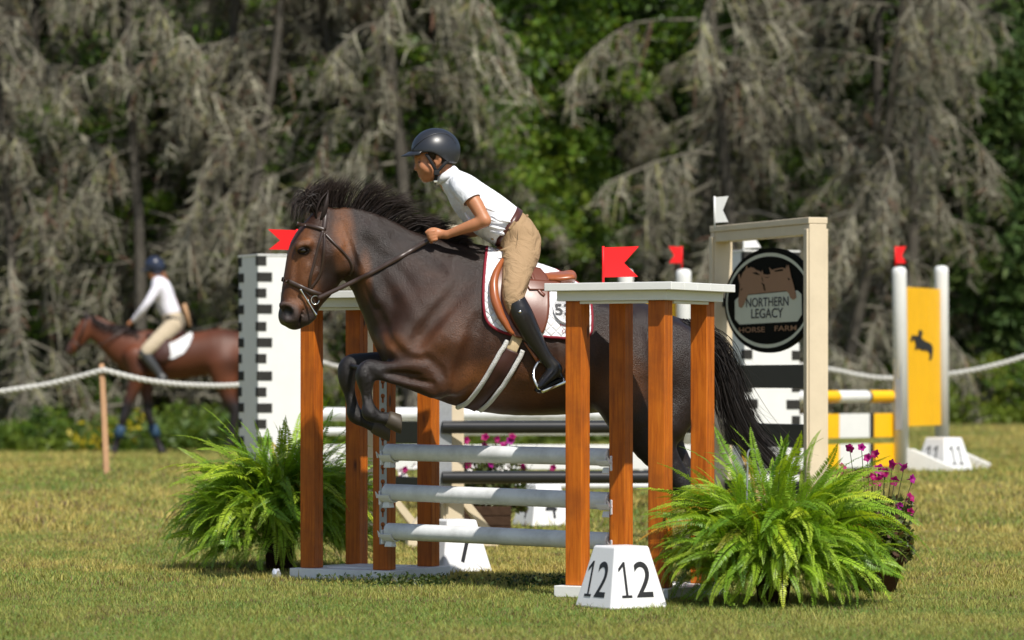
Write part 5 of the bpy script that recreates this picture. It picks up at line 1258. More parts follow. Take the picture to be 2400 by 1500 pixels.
sv, sf = S2.mesh_arrays(.008, 3); o = new_obj('seat', np_mesh('saddle_seat', sv, sf, True), saddle); o.data.materials.append(M['saddle'])
for sd in (1, -1):
    # girth: billets, leather strip, fleece edges
    c0 = [(1212, 792), (1200, 822), (1172, 868), (1140, 912), (1112, 946)]
    pts, nr = strap_pts([(1218, 775), (1208, 800), (1199, 822)], 4, .014, sd); ribbon(pts, nr, .055, .006).build('billet', M['billet'], saddle, True)
    pts, nr = strap_pts([(1199, 820), (1172, 866), (1140, 910), (1112, 942), (1100, 952)], 4, .012, sd); ribbon(pts, nr, .075, .010).build('girth', M['girth'], saddle, True)
    for path in ([(1189, 797), (1160, 848), (1128, 898), (1098, 936), (1075, 948)], [(1225, 820), (1204, 862), (1176, 904), (1150, 936), (1128, 955)]):
        pts, nr = strap_pts(path, 3, .016, sd); mb = MB(); mb.tube(pts, .0125, 10); mb.build('fleece_edge', M['fleece'], saddle, True)
    # stirrup leather and iron
    W = .335 * sd
    a_, b_ = Vector(hl(1232, 800, W - .02 * sd)), Vector(hl(1262, 846, W)); ribbon([a_.lerp(b_, i / 5) for i in range(6)], [Vector((0, -sd, .1))] * 6, .024, .006).build('stirrup_leather', M['saddle'], saddle, True)
    if sd > 0:
        ipts = [(1262, 848, 0), (1252, 866, .012), (1251, 884, .03), (1258, 902, .045), (1268, 918, .05)]; jpts = [(1262, 848, 0), (1285, 852, -.012), (1306, 868, -.02), (1318, 886, -.02), (1321, 893, -.015)]
        A_ = [hl(x, y, W + w) for x, y, w in ipts]; B_ = [hl(x, y, W + w) for x, y, w in jpts]
    else:
        A_ = [hl(x, y, W) for x, y in ((1262, 848), (1252, 866), (1251, 884), (1258, 902), (1268, 918))]; B_ = [hl(x, y, W) for x, y in ((1262, 848), (1285, 852), (1306, 868), (1318, 886), (1321, 893))]
    mb = MB(); mb.tube([tuple(q) for q in cat_rom(A_, 5)], .0075, 8); mb.tube([tuple(q) for q in cat_rom(B_, 5)], .0075, 8)
    mb.bar(Vector(A_[-1]) + Vector((-.006, 0, 0)), Vector(B_[-1]) + Vector((.006, 0, 0)), .055, .014); mb.build('stirrup_iron', M['steel'], saddle, True, .003)
# ------------------------------------------------------------------ young rider in two-point position
def mat_skin(name, c):
    t = NT(name, 0.48, 0.4); f = t.noise(t.coords(), 18, 4); t.color(t.mix(f, tuple(x * .86 for x in c), tuple(x * 1.12 for x in c)))
    t.b.inputs['Subsurface Weight'].default_value = 0.12; t.b.inputs['Subsurface Radius'].default_value = (0.012, 0.005, 0.003); return t.m
M['skin'] = mat_skin('tanned_skin', (0.42, 0.178, 0.085))
M['shirt'] = None
def mat_cloth(name, c, rough=.85, scale=14, amt=.35, wrinkle=.35):
    t = NT(name, rough, .15); v = t.coords(); w1 = t.noise(v, scale, 3, .5, 1.2); w2 = t.noise(v, 500, 2)
    t.color(t.mix(w2, tuple(x * .93 for x in c), tuple(min(1, x * 1.05) for x in c)))
    ad = t.node('ShaderNodeMath', operation='MULTIPLY_ADD'); t.l.new(w2, ad.inputs[0]); ad.inputs[1].default_value = .03; t.l.new(w1, ad.inputs[2])
    t.bump(ad.outputs[0], wrinkle, .03); return t.m
M['shirt'] = mat_cloth('white_shirt_cotton', (0.74, 0.75, 0.78), scale=8, wrinkle=.6)
M['breeches'] = mat_cloth('tan_breeches_cloth', (0.33, 0.22, 0.122), scale=11, wrinkle=.8)
M['boot'] = mat_flat('black_boot_leather', (0.012, 0.011, 0.011), 0.28, 0.5, 0.3, 10, bump=.15)
M['helmet'] = mat_flat('matte_black_helmet', (0.020, 0.022, 0.027), 0.36, 0.5, 0.08, 30)
M['strap'] = mat_flat('black_webbing', (0.010, 0.010, 0.011), 0.7, 0.3, 0.2)
M['belt'] = mat_flat('brown_belt_leather', (0.075, 0.024, 0.016), 0.35, 0.5, 0.2, 30)
M['brow'] = mat_flat('dark_hair', (0.03, 0.018, 0.01), 0.6, 0.3, 0.3, 60)
M['lip'] = mat_skin('lips', (0.36, 0.11, 0.07))

rider = thing('person', 'young rider in black helmet, white polo shirt and tan breeches leaning over the jumping horse', 'person', HP0, HROT)
B = Solid()
# head
B.chain(hc([(1016, 350, 42, .80), (1030, 352, 42, .80)]), .02)
B.chain(hc([(996, 372, 25, 1.1), (1004, 394, 25, 1.05), (1007, 404, 21, 1.05)]), .015)
B.chain(hc([(1018, 392, 22, 1.15), (1012, 405, 16, 1.2), (1001, 415, 11, 1.3)]), .012)
B.chain(hc([(979.5, 377, 4.6, 1.0), (976.5, 390, 5.2, 1.0), (974.5, 395.5, 5.0, 1.1)]), .008)            # nose
B.chain(hc([(980, 398, 4.0, 2.0)]), .006)
B.chain(hc([(984, 367, 9, 2.1), (990, 366, 10, 2.2)]), .012)                                               # brow ridge
B.chain(hc([(988, 406, 8.5, 1.7), (991, 411, 9, 1.7)]), .010)
B.chain(hc([(982.5, 405.5, 3.0, 2.6)]), .004); B.chain(hc([(985.0, 413, 3.2, 2.3)]), .004)
B.chain(hc([(985, 409.6, 1.3, 7)]), .003, sub=True)                                                        # mouth
B.chain(hc([(995.5, 420.5, 7.5, 1.35)]), .010)                                                             # chin
for sg in (1, -1):
    B.chain(hc([(983.5, 377.5, 6.5, .9, .036 * sg)]), .006, sub=True)                                      # eye socket
    B.chain(hc([(985.5, 378, 5.6, .9, .030 * sg)]), .003)
    B.chain(hc([(994, 391, 11, .8, .044 * sg), (1002, 396, 11, .8, .047 * sg)]), .015)                     # cheek
    B.chain(hc([(1024, 366, 4.2, .7, .081 * sg), (1031, 371, 4.4, .7, .084 * sg), (1030, 381, 4.0, .7, .080 * sg), (1023, 387, 3.6, .7, .075 * sg)]), .006)   # ear rim
    B.chain(hc([(1022, 377, 6.5, .55, .074 * sg)]), .006)
B.chain(hc([(1033, 390, 25, .85), (1045, 412, 24, .9), (1060, 430, 28, 1.0)]), .015)                        # neck
# trunk and legs inside the clothes
B.chain(hc([(1078, 436, 27, 1.7), (1098, 460, 36, 1.65), (1138, 497, 43, 1.35), (1184, 528, 40, 1.35), (1212, 556, 38, 1.5)]), .03)
for sg in (1, -1):
    B.chain(hc([(1222, 575, 28, .8, .09 * sg), (1215, 626, 26, .8, .195 * sg), (1204, 686, 19, .9, .310 * sg), (1214, 720, 17, .9, .332 * sg), (1240, 775, 16, .9, .338 * sg), (1280, 838, 10, .9, .342 * sg), (1296, 862, 10, .9, .345 * sg)]), .02)
    if sg > 0:
        sh, el, wr = (1086, 440, .165), (1136, 517, .245), (1048, 550, .150)
        hx, hy, hw = 1024, 550, .130
    else:
        sh, el, wr = (1082, 442, -.165), (1132, 535, -.235), (1044, 556, -.135)
        hx, hy, hw = 1020, 545, -.115
    mid = ((sh[0] + el[0]) / 2 + 3, (sh[1] + el[1]) / 2 - 1, (sh[2] + el[2]) / 2)
    B.chain(hc([(sh[0], sh[1], 20, 1, sh[2]), (mid[0], mid[1], 17.5, 1, mid[2]), (el[0], el[1], 14.5, .95, el[2])]), .012)
    m1 = lambda f: tuple(el[i] + (wr[i] - el[i]) * f for i in range(3))
    a1, a2 = m1(.25), m1(.65)
    B.chain(hc([(el[0], el[1], 14, .95, el[2]), (a1[0], a1[1] + 1, 15, .95, a1[2]), (a2[0], a2[1], 12, .95, a2[2]), (wr[0], wr[1], 9.5, 1, wr[2])]), .010)
    # fist: palm, thumb on top, four fingers curled round the rein
    s = sg
    B.chain(hc([(wr[0], wr[1], 9.3, 1.0, wr[2]), (hx + 12, hy - 1, 11, .9, hw + .004 * s), (hx - 2, hy - 3, 12.5, .75, hw)]), .008)
    for i, (dy, ln) in enumerate(((-9, 1.0), (-2.5, 1.08), (4.5, 1.0), (11, .82))):
        k0 = (hx - 6 + i * 1.5, hy + dy, 4.3, 1, hw + .016 * s); k1 = (hx - 17 * ln + i * 1.0, hy + dy + 2.5, 4.2, 1, hw + .014 * s)
        k2 = (hx - 20 * ln + i, hy + dy + 6, 4.0, 1, hw - .004 * s); k3 = (hx - 12, hy + dy + 7, 3.7, 1, hw - .014 * s)
        B.chain(hc([k0, k1, k2, k3]), .0035)
    B.chain(hc([(hx + 6, hy - 8, 5.5, 1, hw + .002 * s), (hx - 7, hy - 13, 4.6, 1, hw + .004 * s), (hx - 19, hy - 10, 4.2, 1, hw + .006 * s), (hx - 25, hy - 5, 3.6, 1, hw + .006 * s)]), .004)
bv, bf = B.mesh_arrays(.0052, 2)
o = new_obj('body', np_mesh('rider_body', bv, bf, True), rider); o.data.materials.append(M['skin'])
# face details
for sg in (1, -1):
    mb = MB(); mb.tube([hl(981, 370.5, .020 * sg), hl(984, 368, .036 * sg), hl(990, 368.5, .050 * sg), hl(995, 371, .055 * sg)], [.0022, .003, .003, .0015], 6); mb.build('eyebrow', M['brow'], rider, True)
    mb = MB(); mb.tube([hl(980.4, 379, .022 * sg), hl(980.3, 379.8, .032 * sg), hl(983.5, 380, .043 * sg), hl(988, 379.4, .048 * sg)], .0024, 6); mb.build('eyelashes', M['brow'], rider, True)
mb = MB(); mb.tube([hl(983, 413, -.016), hl(981.5, 412.4, 0), hl(983, 413, .016), hl(988, 411.5, .024)], [.002, .0035, .003, .001], 6); mb.build('lower_lip', M['lip'], rider, True)
# hair under the helmet edge
S3 = Solid(); S3.chain(hc([(1012, 358, 26, 1.35), (1030, 362, 33, 1.0), (1044, 374, 20, 1.2)]), .02)
# ---- shirt
T = Solid()
T.chain(hc([(1070, 428, 29, 1.45), (1085, 445, 39, 1.75), (1105, 468, 47, 1.55), (1140, 499, 54, 1.26), (1172, 522, 53, 1.26), (1190, 533, 50, 1.30)]), .03)
T.chain(hc([(1048, 414, 26, 1.02), (1062, 428, 31, 1.2)]), .012)
for sg in (1, -1): T.chain(hc([(1078, 432, 25, .9, .105 * sg), (1086, 442, 24, 1, .14 * sg)]), .02)
# creases
for (x0, y0, x1, y1, w_) in ((1118, 470, 1160, 496, .205), (1112, 492, 1165, 520, .20), (1128, 520, 1185, 538, .17), (1150, 505, 1195, 520, .165), (1150, 542, 1182, 548, .14), (1090, 500, 1120, 535, .16)):
    T.chain(hc([(x0, y0, 3.0, 1, w_), ((x0 + x1) / 2, (y0 + y1) / 2 + 3, 5.0, 1, w_ + .002), (x1, y1, 2.5, 1, w_ - .014)]), .008)
def bisected(V, Fq, planes, name):
    me = np_mesh(name, V, Fq, True); bm = bmesh.new(); bm.from_mesh(me)
    for p, nrm in planes:
        bmesh.ops.bisect_plane(bm, geom=bm.verts[:] + bm.edges[:] + bm.faces[:], plane_co=tuple(p), plane_no=tuple(nrm), clear_outer=True)
    bm.to_mesh(me); bm.free(); me.polygons.foreach_set('use_smooth', [True] * len(me.polygons)); return me
wd = np.array(hl(1190, 533)) - np.array(hl(1140, 499)); wd /= np.linalg.norm(wd)
cdv = np.array(hl(1033, 390)) - np.array(hl(1060, 430)); cdv /= np.linalg.norm(cdv)
tv, tf = T.mesh_arrays(.0065, 2)
o = new_obj('shirt', bisected(tv, tf, [(hl(1191, 534), wd), (hl(1045, 408), cdv)], 'rider_shirt'), rider); o.data.materials.append(M['shirt']); shirt = o
so = o.modifiers.new('solid', 'SOLIDIFY'); so.thickness = .004; so.offset = -1
for sg in (1, -1):
    V_ = Solid(); V_.chain(hc([(1080, 434, 25, .9, .125 * sg), (1090, 448, 25.5, 1, .170 * sg), (1106, 470, 23, 1, .200 * sg), (1120, 490, 23, 1, .22 * sg)]), .02)
    vv, vf = V_.mesh_arrays(.006, 2); a_ = np.array(hl(1086, 440, .165 * sg)); b_ = np.array(hl(1136, 517, .245 * sg)); d_ = (b_ - a_) / np.linalg.norm(b_ - a_)
    o = new_obj('sleeve', bisected(vv, vf, [(hl(1107, 469, .2 * sg), d_)], 'shirt_sleeve'), shirt); o.data.materials.append(M['shirt']); so = o.modifiers.new('solid', 'SOLIDIFY'); so.thickness = .004; so.offset = -1
# collar band and folded points
rows = []
for i in range(33):
    a_ = 2 * math.pi * i / 32; ca, sa = math.cos(a_), math.sin(a_)
    base = np.array(hl(1047, 411)); ax2 = cdv; u2 = np.array([ax2[2], 0, -ax2[0]]); u2 /= np.linalg.norm(u2); w2 = np.array([0, -1, 0])
    r0 = .058; rows.append([tuple(base + (u2 * ca * r0 + w2 * sa * r0 * .98) * k + ax2 * h) for k, h in ((1.02, -.012), (.98, .004), (.96, .020), (1.04, .022), (1.13, .004), (1.18, -.016))])
mb = MB(); mb.sheet(rows); o = mb.build('collar', M['shirt'], shirt, True); so = o.modifiers.new('solid', 'SOLIDIFY'); so.thickness = .003
# ---- breeches
Q = Solid()
Q.chain(hc([(1186, 530, 48, 1.34), (1206, 548, 50, 1.45), (1222, 566, 44, 1.55)]), .02)
for sg in (1, -1):
    Q.chain(hc([(1226, 566, 42, .8, .085 * sg), (1222, 592, 44, .8, .115 * sg), (1214, 626, 37, .85, .195 * sg), (1208, 660, 32, .9, .265 * sg), (1203, 688, 27.5, .95, .310 * sg), (1206, 712, 24, .95, .33 * sg), (1216, 736, 22, .95, .335 * sg)]), .02)
for (x0, y0, x1, y1, w_) in ((1168, 588, 1215, 572, .175), (1178, 602, 1222, 590, .21), (1185, 616, 1232, 606, .235), (1230, 610, 1252, 622, .20), (1238, 560, 1262, 556, .13)):
    Q.chain(hc([(x0, y0, 2.2, 1, w_ - .02), ((x0 + x1) / 2, (y0 + y1) / 2 + 2, 4.5, 1, w_), (x1, y1, 2, 1, w_ - .015)]), .010)
qv, qf = Q.mesh_arrays(.0065, 2)
o = new_obj('breeches', bisected(qv, qf, [(hl(1186, 531), -wd)], 'rider_breeches'), rider); o.data.materials.append(M['breeches']); breeches = o
mb = MB(); mb.tube([hl(1216, 530, .145), hl(1214, 560, .185), hl(1205, 600, .225), hl(1200, 650, .295), hl(1198, 690, .335)], .0022, 6); mb.build('side_seam', M['breeches'], breeches, True)
mb = MB(); mb.sheet([[hl(1237, 537, .148), hl(1262, 540, .11)], [hl(1240, 548, .156), hl(1264, 552, .118)]]); o = mb.build('pocket_flap', M['breeches'], breeches); so = o.modifiers.new('solid', 'SOLIDIFY'); so.thickness = .006
# belt
def belt_ring(cx_, cy_, r, lat, hgt, off):
    rows = []
    base = np.array(hl(cx_, cy_)); up = -wd; u2 = np.array([up[2], 0, -up[0]]); u2 /= np.linalg.norm(u2)
    for i in range(49):
        a_ = 2 * math.pi * i / 48; d_ = u2 * math.cos(a_) * r + np.array([0, -1, 0]) * math.sin(a_) * r * lat
        rows.append([tuple(base + d_ * k + up * h) for k, h in ((1.0, -hgt / 2), (1 + off, -hgt / 2), (1 + off, hgt / 2), (1.0, hgt / 2))])
    mb = MB(); mb.sheet(rows); return mb
belt_ring(1188.5, 532, 50.5 * PXM, 1.30, .036, .035).build('belt', M['belt'], rider, True)
for (x, y, w_) in ((1230, 512, .062), (1160, 553, .07), (1200, 528, .142)):
    mb = MB(); mb.box(hl(x, y, w_ + .004), (.012, .012, .05), Matrix.Rotation(math.radians(38), 3, 'Y')); mb.build('belt_loop', M['breeches'], breeches, False, .002)
# ---- boots
for sg in (1, -1):
    K = Solid(); w_ = .338 * sg
    K.chain(hc([(1209, 708, 24.5, .95, .332 * sg), (1222, 738, 27.5, .95, w_), (1236, 766, 25.5, .95, w_), (1254, 798, 21.5, .95, w_), (1278, 836, 16, 1, .342 * sg), (1296, 858, 17, 1, .345 * sg)]), .015)
    K.chain(hc([(1302, 866, 16.5, .95, .347 * sg), (1293, 878, 16, 1.05, .352 * sg), (1277, 895, 14, 1.3, .358 * sg), (1266, 906, 11, 1.6, .362 * sg)]), .012)
    K.chain(hc([(1310, 880, 8.5, 1.4, .348 * sg), (1313, 884, 8, 1.4, .348 * sg)]), .008)
    kv, kf = K.mesh_arrays(.006, 2)
    p0, p1 = np.array(hl(1203, 701)), np.array(hl(1222, 738)); kd = (p1 - p0) / np.linalg.norm(p1 - p0)
    top = np.array(hl(1208, 706, .332 * sg))
    o = new_obj('boot', bisected(kv, kf, [(top, -kd)], 'riding_boot'), rider); o.data.materials.append(M['boot']); bt = o
    so = o.modifiers.new('solid', 'SOLIDIFY'); so.thickness = .004; so.offset = -1
    sole = [hl(1254, 915, .358 * sg), hl(1266, 919, .360 * sg), hl(1290, 902, .355 * sg), hl(1304, 895, .35 * sg), hl(1318, 891, .348 * sg)]
    rows = []
    for i, q in enumerate(sole):
        q = Vector(q); hw_ = (.020, .038, .036, .028, .026)[i]; rows.append([q + Vector((0, -hw_, .010)), q + Vector((0, hw_, .010)), q + Vector((0, hw_, -.004)), q + Vector((0, -hw_, -.004)), q + Vector((0, -hw_, .010))])
    mb = MB(); mb.sheet(rows); mb.build('sole', M['strap'], bt)
    bp, nb = Vector(hl(1219, 731, (.338 + .055) * sg)), None
    mb = MB(); mb.lathe([(.007, 0), (.0085, .002), (.006, .004), (.001, .005)], 14, Matrix.Translation(bp) @ Matrix.Rotation(math.pi / 2 * sg, 4, 'X')); mb.build('emblem_stud', M['steel'], bt, True)
# ---- helmet
rows = []; hcx, hcy = 1021, 352
rim = [(0, 1.0), (0, 1.0)]
NA, NB = 48, 18
for i in range(NA + 1):
    a_ = 2 * math.pi * i / NA; ca, sa = math.cos(a_), math.sin(a_)      # 0 = back (tail side), pi = front
    row = []
    # rim height in px below centre: front high, dips behind the ear to the nape
    rim_y = 6 + 27 * sstep(-.25, .75, ca) - 1 * (1 - abs(ca))
    for j in range(NB + 1):
        f_ = j / NB; th = f_ * (math.pi / 2 + math.asin(min(.95, max(-.9, float(rim_y) / 54))))
        rx = 58.5 if ca > 0 else 57.5; x = hcx + rx * ca * math.sin(th); y = hcy - 52 * math.cos(th); w_ = .104 * sa * math.sin(th)
        if ca > 0 and th > math.pi / 2: x += 3 * ca * (1 - math.sin(th)) * 4
        # raised side panel edge
        row.append(hl(x, y - 0.0, w_))
    rows.append(row)
mb = MB(); mb.sheet(rows); o = mb.build('helmet', M['helmet'], rider, True); helmet = o
bm = bmesh.new(); bm.from_mesh(o.data); bmesh.ops.remove_doubles(bm, verts=bm.verts, dist=.0005); bmesh.ops.recalc_face_normals(bm, faces=bm.faces); bm.to_mesh(o.data); bm.free(); o.data.polygons.foreach_set('use_smooth', [True] * len(o.data.polygons))
so = o.modifiers.new('solid', 'SOLIDIFY'); so.thickness = .012; so.offset = -1; ss = o.modifiers.new('sub', 'SUBSURF'); ss.levels = 1; ss.render_levels = 1
for sg in (1, -1):   # ridge line of the side shell
    pts = []
    for x, y in ((966, 352), (978, 338), (996, 324), (1018, 314), (1042, 313), (1058, 322), (1068, 336)):
        ex = (x - hcx) / 58; ey = (y - hcy) / 52; q = max(0, 1 - ex * ex - ey * ey); pts.append(hl(x, y, (.104 * math.sqrt(q) + .0008) * sg))
    mb = MB(); mb.tube([tuple(q) for q in cat_rom(pts, 5)], .0024, 8); mb.build('shell_ridge', M['helmet'], helmet, True)
rows = []
for i in range(21):
    b_ = math.radians(-78 + 156 * i / 20); cw = math.sin(b_) * .086; k = math.cos(b_)
    rin = (hcx - 52 * math.sqrt(max(0, 1 - (cw / .104) ** 2)) - 2)
    rows.append([hl(rin + 8, 354 + 2, cw), hl(rin - 8 * k, 356 + 1 * k, cw), hl(rin - 18 * k, 360 + 3 * k, cw * .97), hl(rin - 27 * k, 363 + 4 * k, cw * .93)])
mb = MB(); mb.sheet(rows); o = mb.build('visor', M['helmet'], helmet, True); so = o.modifiers.new('solid', 'SOLIDIFY'); so.thickness = .006; so.offset = 0
def head_strap(path, width, name):
    pts = [Vector(hl(*q)) for q in path]; P = [Vector(q) for q in cat_rom([tuple(p) for p in pts], 6)]
    ribbon(P, [Vector((0, -1 if path[len(path) // 2][2] > 0 else 1, 0))] * len(P), width, .003).build(name, M['strap'], helmet, True)
for sg in (1, -1):
    head_strap([(998, 360, .083 * sg), (1008, 375, .086 * sg), (1018, 393, .080 * sg), (1023, 403, .070 * sg)], .016, 'chin_strap')
    head_strap([(1053, 372, .070 * sg), (1042, 384, .078 * sg), (1031, 396, .076 * sg), (1024, 404, .070 * sg)], .016, 'chin_strap')
head_strap([(1023, 402, .072), (1022, 414, .058), (1020, 425, .030), (1018, 429, 0)], .018, 'chin_strap')
mb = MB(); mb.box(hl(1023.5, 405, .073), (.030, .012, .024)); mb.build('strap_slider', M['strap'], helmet, False, .003)
mb = MB(); mb.box(hl(1021, 425, .040), (.020, .010, .014)); mb.build('strap_buckle', M['steel'], helmet, False, .003)
sv3, sf3 = S3.mesh_arrays(.008, 2); o = new_obj('hair', np_mesh('rider_hair', sv3, sf3, True), rider); o.data.materials.append(M['brow'])
# ------------------------------------------------------------------ chestnut pony and rider warming up beyond the rope
PY = 42.0; PP0 = Vector(((380 - 1200) * PY / F, PY, 0)); PP0.z = gz(PP0.x, PP0.y); KM = PY / F
def pl(px, py, w=0.0):
    Yc = PY - w; return ((px - 1200) * Yc / F - PP0.x, -w, CAMZ - (py - HOR) * Yc / F - PP0.z)
def pc(rows):
    return [(*pl(r[0], r[1], r[4] if len(r) > 4 else 0.0), r[2] * KM, r[3]) for r in rows]
S = Solid()
S.chain(pc([(330, 832, 50, .62), (370, 836, 54, .82), (420, 836, 54, .95), (470, 830, 52, 1.0), (520, 826, 56, .95), (560, 832, 50, .9)]), .05)
S.chain(pc([(322, 800, 26, .6), (350, 792, 18, .6)]), .05)
S.chain(pc([(222, 766, 26, .5), (248, 784, 32, .5), (280, 806, 40, .55), (312, 826, 48, .6)]), .04)
S.chain(pc([(206, 757, 17, .8), (196, 778, 21, .65), (183, 798, 17, .65), (170, 814, 13, .75), (164, 821, 12, .85)]), .02)
for sg in (1, -1):
    S.chain(pc([(316, 836, 26, .8, .15 * sg), (325, 868, 24, .8, .16 * sg)]), .04); S.chain(pc([(520, 850, 40, .7, .17 * sg), (525, 890, 28, .8, .17 * sg)]), .05)
S.chain(pc([(325, 880, 20, .8, .15), (310, 920, 15, .9, .14), (296, 962, 11, .95, .14), (290, 978, 11, 1, .14), (284, 1000, 8, 1, .14), (277, 1026, 9, 1, .14), (272, 1042, 7.5, 1, .14), (268, 1054, 10, 1, .14), (266, 1061, 11, 1, .14)]), .02)
S.chain(pc([(335, 880, 20, .8, -.15), (344, 925, 14, .9, -.14), (348, 968, 11, .95, -.14), (355, 995, 8, 1, -.14), (366, 1024, 9, 1, -.14), (372, 1042, 8, 1, -.14), (378, 1054, 10, 1, -.14), (380, 1060, 11, 1, -.14)]), .02)
S.chain(pc([(530, 890, 28, .8, .15), (535, 930, 19, .85, .15), (550, 965, 13, .9, .14), (545, 1000, 9, 1, .14), (540, 1035, 9, 1, .14), (534, 1050, 10, 1, .14), (530, 1060, 11, 1, .14)]), .03)
S.chain(pc([(550, 890, 28, .8, -.15), (565, 930, 19, .85, -.15), (585, 965, 13, .9, -.14), (590, 1000, 9, 1, -.14), (594, 1035, 9, 1, -.14), (592, 1050, 10, 1, -.14), (590, 1060, 11, 1, -.14)]), .03)
for sg in (1, -1): S.chain(pc([(204, 744, 5, .8, .05 * sg), (200, 732, 4, .6, .06 * sg), (198, 727, 1.5, .6, .06 * sg)]), .015)
v_, f_ = S.mesh_arrays(.016, 3)
cx = (v_[:, 0] + PP0.x) / KM + 1200; cy = HOR - (v_[:, 2] + PP0.z - CAMZ) / KM; nz_ = value_noise(v_[:, 0], v_[:, 2], .2, 31)[:, None]
c = np.tile(np.array([.092, .027, .011]), (len(v_), 1)) * (.5 + 1.0 * nz_); m = np.clip((cy - 905) / 45, 0, 1)[:, None]; c = c * (1 - m) + np.array([.014, .011, .012]) * m
m = np.clip((178 - cx) / 18, 0, 1)[:, None]; c = c * (1 - m) + np.array([.05, .025, .02]) * m; m = ((cy < 748) & (cx < 212))[:, None] * .9; c = c * (1 - m) + np.array([.02, .018, .022]) * m
pony = thing('horse', 'bright chestnut pony walking beyond the rope with a rider', 'horse', PP0)
M['coat2'] = mat_attr('chestnut_coat', .55, .35); o = new_obj('body', np_mesh('pony_body', v_, f_, True, c), pony); o.data.materials.append(M['coat2'])
roots = []
rh = random.Random(8)
for i in range(500):
    s = rh.random(); x = 214 + 110 * s; y = 738 + 44 * s + 6 * math.sin(s * 6); w = rh.uniform(-.02, .05); roots.append([pl(x, y, w), pl(x + rh.uniform(-2, 8), y + 8, w + .05), pl(x + rh.uniform(0, 10), y + rh.uniform(12, 24), w + .09)])
hair('mane', roots, 3, .012, pony, np.array([.016, .013, .013]), 4)
roots = []
for i in range(300):
    w = rh.gauss(0, .05); roots.append([pl(598, 795, w * .3), pl(616 + rh.gauss(0, 3), 830, w), pl(618 + rh.gauss(0, 6), 920, w), pl(612 + rh.gauss(0, 8), rh.uniform(950, 1000), w)])
hair('tail', roots, 3, .012, pony, np.array([.012, .010, .010]), 5)
M['blue_boot'] = mat_flat('dark_blue_boot', (.022, .055, .10), .6, .3, .3)
for pts in ([(285, 998, .14), (277, 1026, .14)], [(357, 996, -.14), (366, 1024, -.14)]):
    MB().tube([pl(*pts[0]), pl((pts[0][0] + pts[1][0]) / 2, (pts[0][1] + pts[1][1]) / 2, pts[0][2]), pl(*pts[1])], [.052, .056, .06], 12).build('leg_boot', M['blue_boot'], pony, True)
b2 = thing('bridle', 'dark bridle on the chestnut pony', 'bridle', PP0)
MB().tube([pl(168, 797, .10), pl(180, 806, .105), pl(190, 812, .09)], .012, 6).build('noseband', M['bridle'], b2, True)
MB().tube([pl(203, 748, .10), pl(194, 775, .115), pl(183, 800, .11)], .010, 6).build('cheekpiece', M['bridle'], b2, True)
MB().tube([pl(178, 814, .10), pl(240, 806, .14), pl(305, 765, .12)], .009, 6).build('rein', M['bridle'], b2, True)
sd2 = thing('saddle', 'brown saddle with white pad on the chestnut pony', 'saddle', PP0)
S = Solid(); S.chain(pc([(352, 786, 9, 3.5), (385, 792, 9, 4.2), (425, 780, 9, 3.6)]), .03); S.chain(pc([(375, 800, 22, .45, .21), (380, 830, 22, .35, .245)]), .03)
v_, f_ = S.mesh_arrays(.016, 2); o = new_obj('seat', np_mesh('pony_saddle', v_, f_, True), sd2); o.data.materials.append(M['girth'])
poly = [(372, 838), (371, 825), (384, 808), (410, 800), (448, 778), (452, 786), (444, 808), (430, 828), (408, 840), (388, 842)]
mb = MB(); nn = len(poly); wv = lambda x, y: .255 - max(0, (815 - y)) * .0018
vs = [pl(x, y, wv(x, y)) for x, y in poly] + [pl(x, y, wv(x, y) - .02) for x, y in poly]; mb.add(vs, [list(range(nn)), list(range(2 * nn - 1, nn - 1, -1))] + [[i, nn + i, nn + (i + 1) % nn, (i + 1) % nn] for i in range(nn)])
mb.build('pad', M['quilt'], sd2)
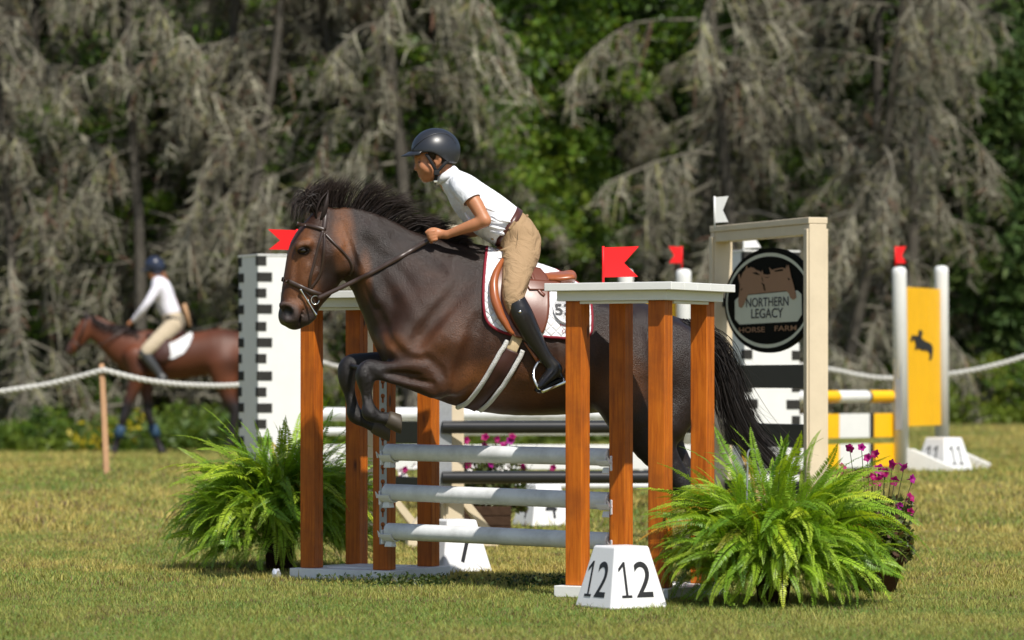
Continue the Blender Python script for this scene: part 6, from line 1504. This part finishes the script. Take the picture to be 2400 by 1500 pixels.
# its rider
r2 = thing('person', 'rider in navy helmet and long sleeved white shirt on the chestnut pony', 'person', PP0)
M['shirt2'] = mat_cloth('pale_shirt', (.70, .68, .74), scale=8); M['breeches2'] = mat_cloth('beige_breeches', (.46, .38, .27), scale=8); M['boot2'] = mat_flat('grey_black_boot', (.035, .036, .036), .4, .5, .2); M['helmet2'] = mat_flat('navy_helmet', (.018, .024, .045), .25, .5, .1); M['hair2'] = mat_flat('auburn_hair', (.20, .085, .04), .5, .3, .3)
def part(nm, chains, mat, vox=.013, k=.03):
    S = Solid()
    for ch in chains: S.chain(pc(ch), k)
    v_, f_ = S.mesh_arrays(vox, 2); o = new_obj(nm, np_mesh(nm, v_, f_, True), r2); o.data.materials.append(mat); return o
part('body', [[(361, 628, 17, .85), (360, 640, 13, .95), (357, 648, 8, 1)], [(352, 640, 3, 1), (350, 642, 2.5, 1)], [(366, 648, 10, .9), (372, 662, 11, 1)], [(376, 680, 18, 1.3), (390, 720, 18, 1.2), (402, 745, 18, 1.3)],
              [(312, 752, 5, .9, .10), (306, 757, 5.5, .9, .09), (301, 760, 4, .9, .085)], [(309, 757, 5, .9, -.10), (303, 761, 4.5, .9, -.09)], [(304, 756, 2, 1, .10), (299, 759, 1.8, 1, .095), (299, 763, 1.8, 1, .085)], [(306, 753, 2, 1, .085), (300, 755, 1.8, 1, .08)]], M['skin'], k=.015)
sh = [[(370, 660, 14, 1.3), (378, 676, 24, 1.5), (388, 704, 24, 1.25), (400, 732, 23, 1.25)]]
for sg in (1, -1): sh.append([(370, 672, 13, 1, .15 * sg), (350, 704, 10, 1, .20 * sg), (334, 726, 9, 1, .19 * sg), (314, 750, 7, 1, .12 * sg)])
part('shirt', sh, M['shirt2'])
br_ = [[(402, 742, 24, 1.25), (408, 758, 25, 1.4)]]
for sg in (1, -1): br_.append([(406, 764, 21, .9, .10 * sg), (376, 792, 19, .9, .19 * sg), (348, 818, 16, .95, .26 * sg), (338, 830, 14, .95, .27 * sg)])
part('breeches', br_, M['breeches2'])
for sg in (1, -1): part('boot', [[(338, 828, 14, .9, .275 * sg), (352, 848, 13, .9, .28 * sg), (372, 874, 9.5, .9, .28 * sg), (380, 886, 9, 1, .28 * sg)], [(384, 888, 9, 1, .285 * sg), (372, 894, 8, 1.1, .29 * sg), (360, 896, 6, 1.2, .295 * sg)]], M['boot2'])
hm = part('helmet', [[(362, 622, 23, .95), (366, 625, 22, .95)]], M['helmet2'], .01)
MB().prism([(-.16, 0), (.0, .02), (.0, -.0), (-.16, -.02)], -.08, .08, Matrix.Translation(pl(364, 632))).build('visor', M['helmet2'], hm, False, .004)
part('hair', [[(376, 636, 9, 1), (386, 652, 6.5, 1), (402, 688, 6, 1), (416, 716, 4.5, 1), (424, 730, 2, 1)]], M['hair2'])
MB().tube([pl(388, 742, .16), pl(414, 748, .14), pl(424, 744, 0)], .02, 8).build('belt', M['strap'], r2, True)
cr = thing('riding_crop', 'thin riding crop behind the rider on the chestnut pony', 'crop', PP0); MB().tube([pl(431, 712, .2), pl(436, 730, .2), pl(446, 765, .2)], [.022, .026, .014], 8).build('shaft', M['stake'], cr, True)
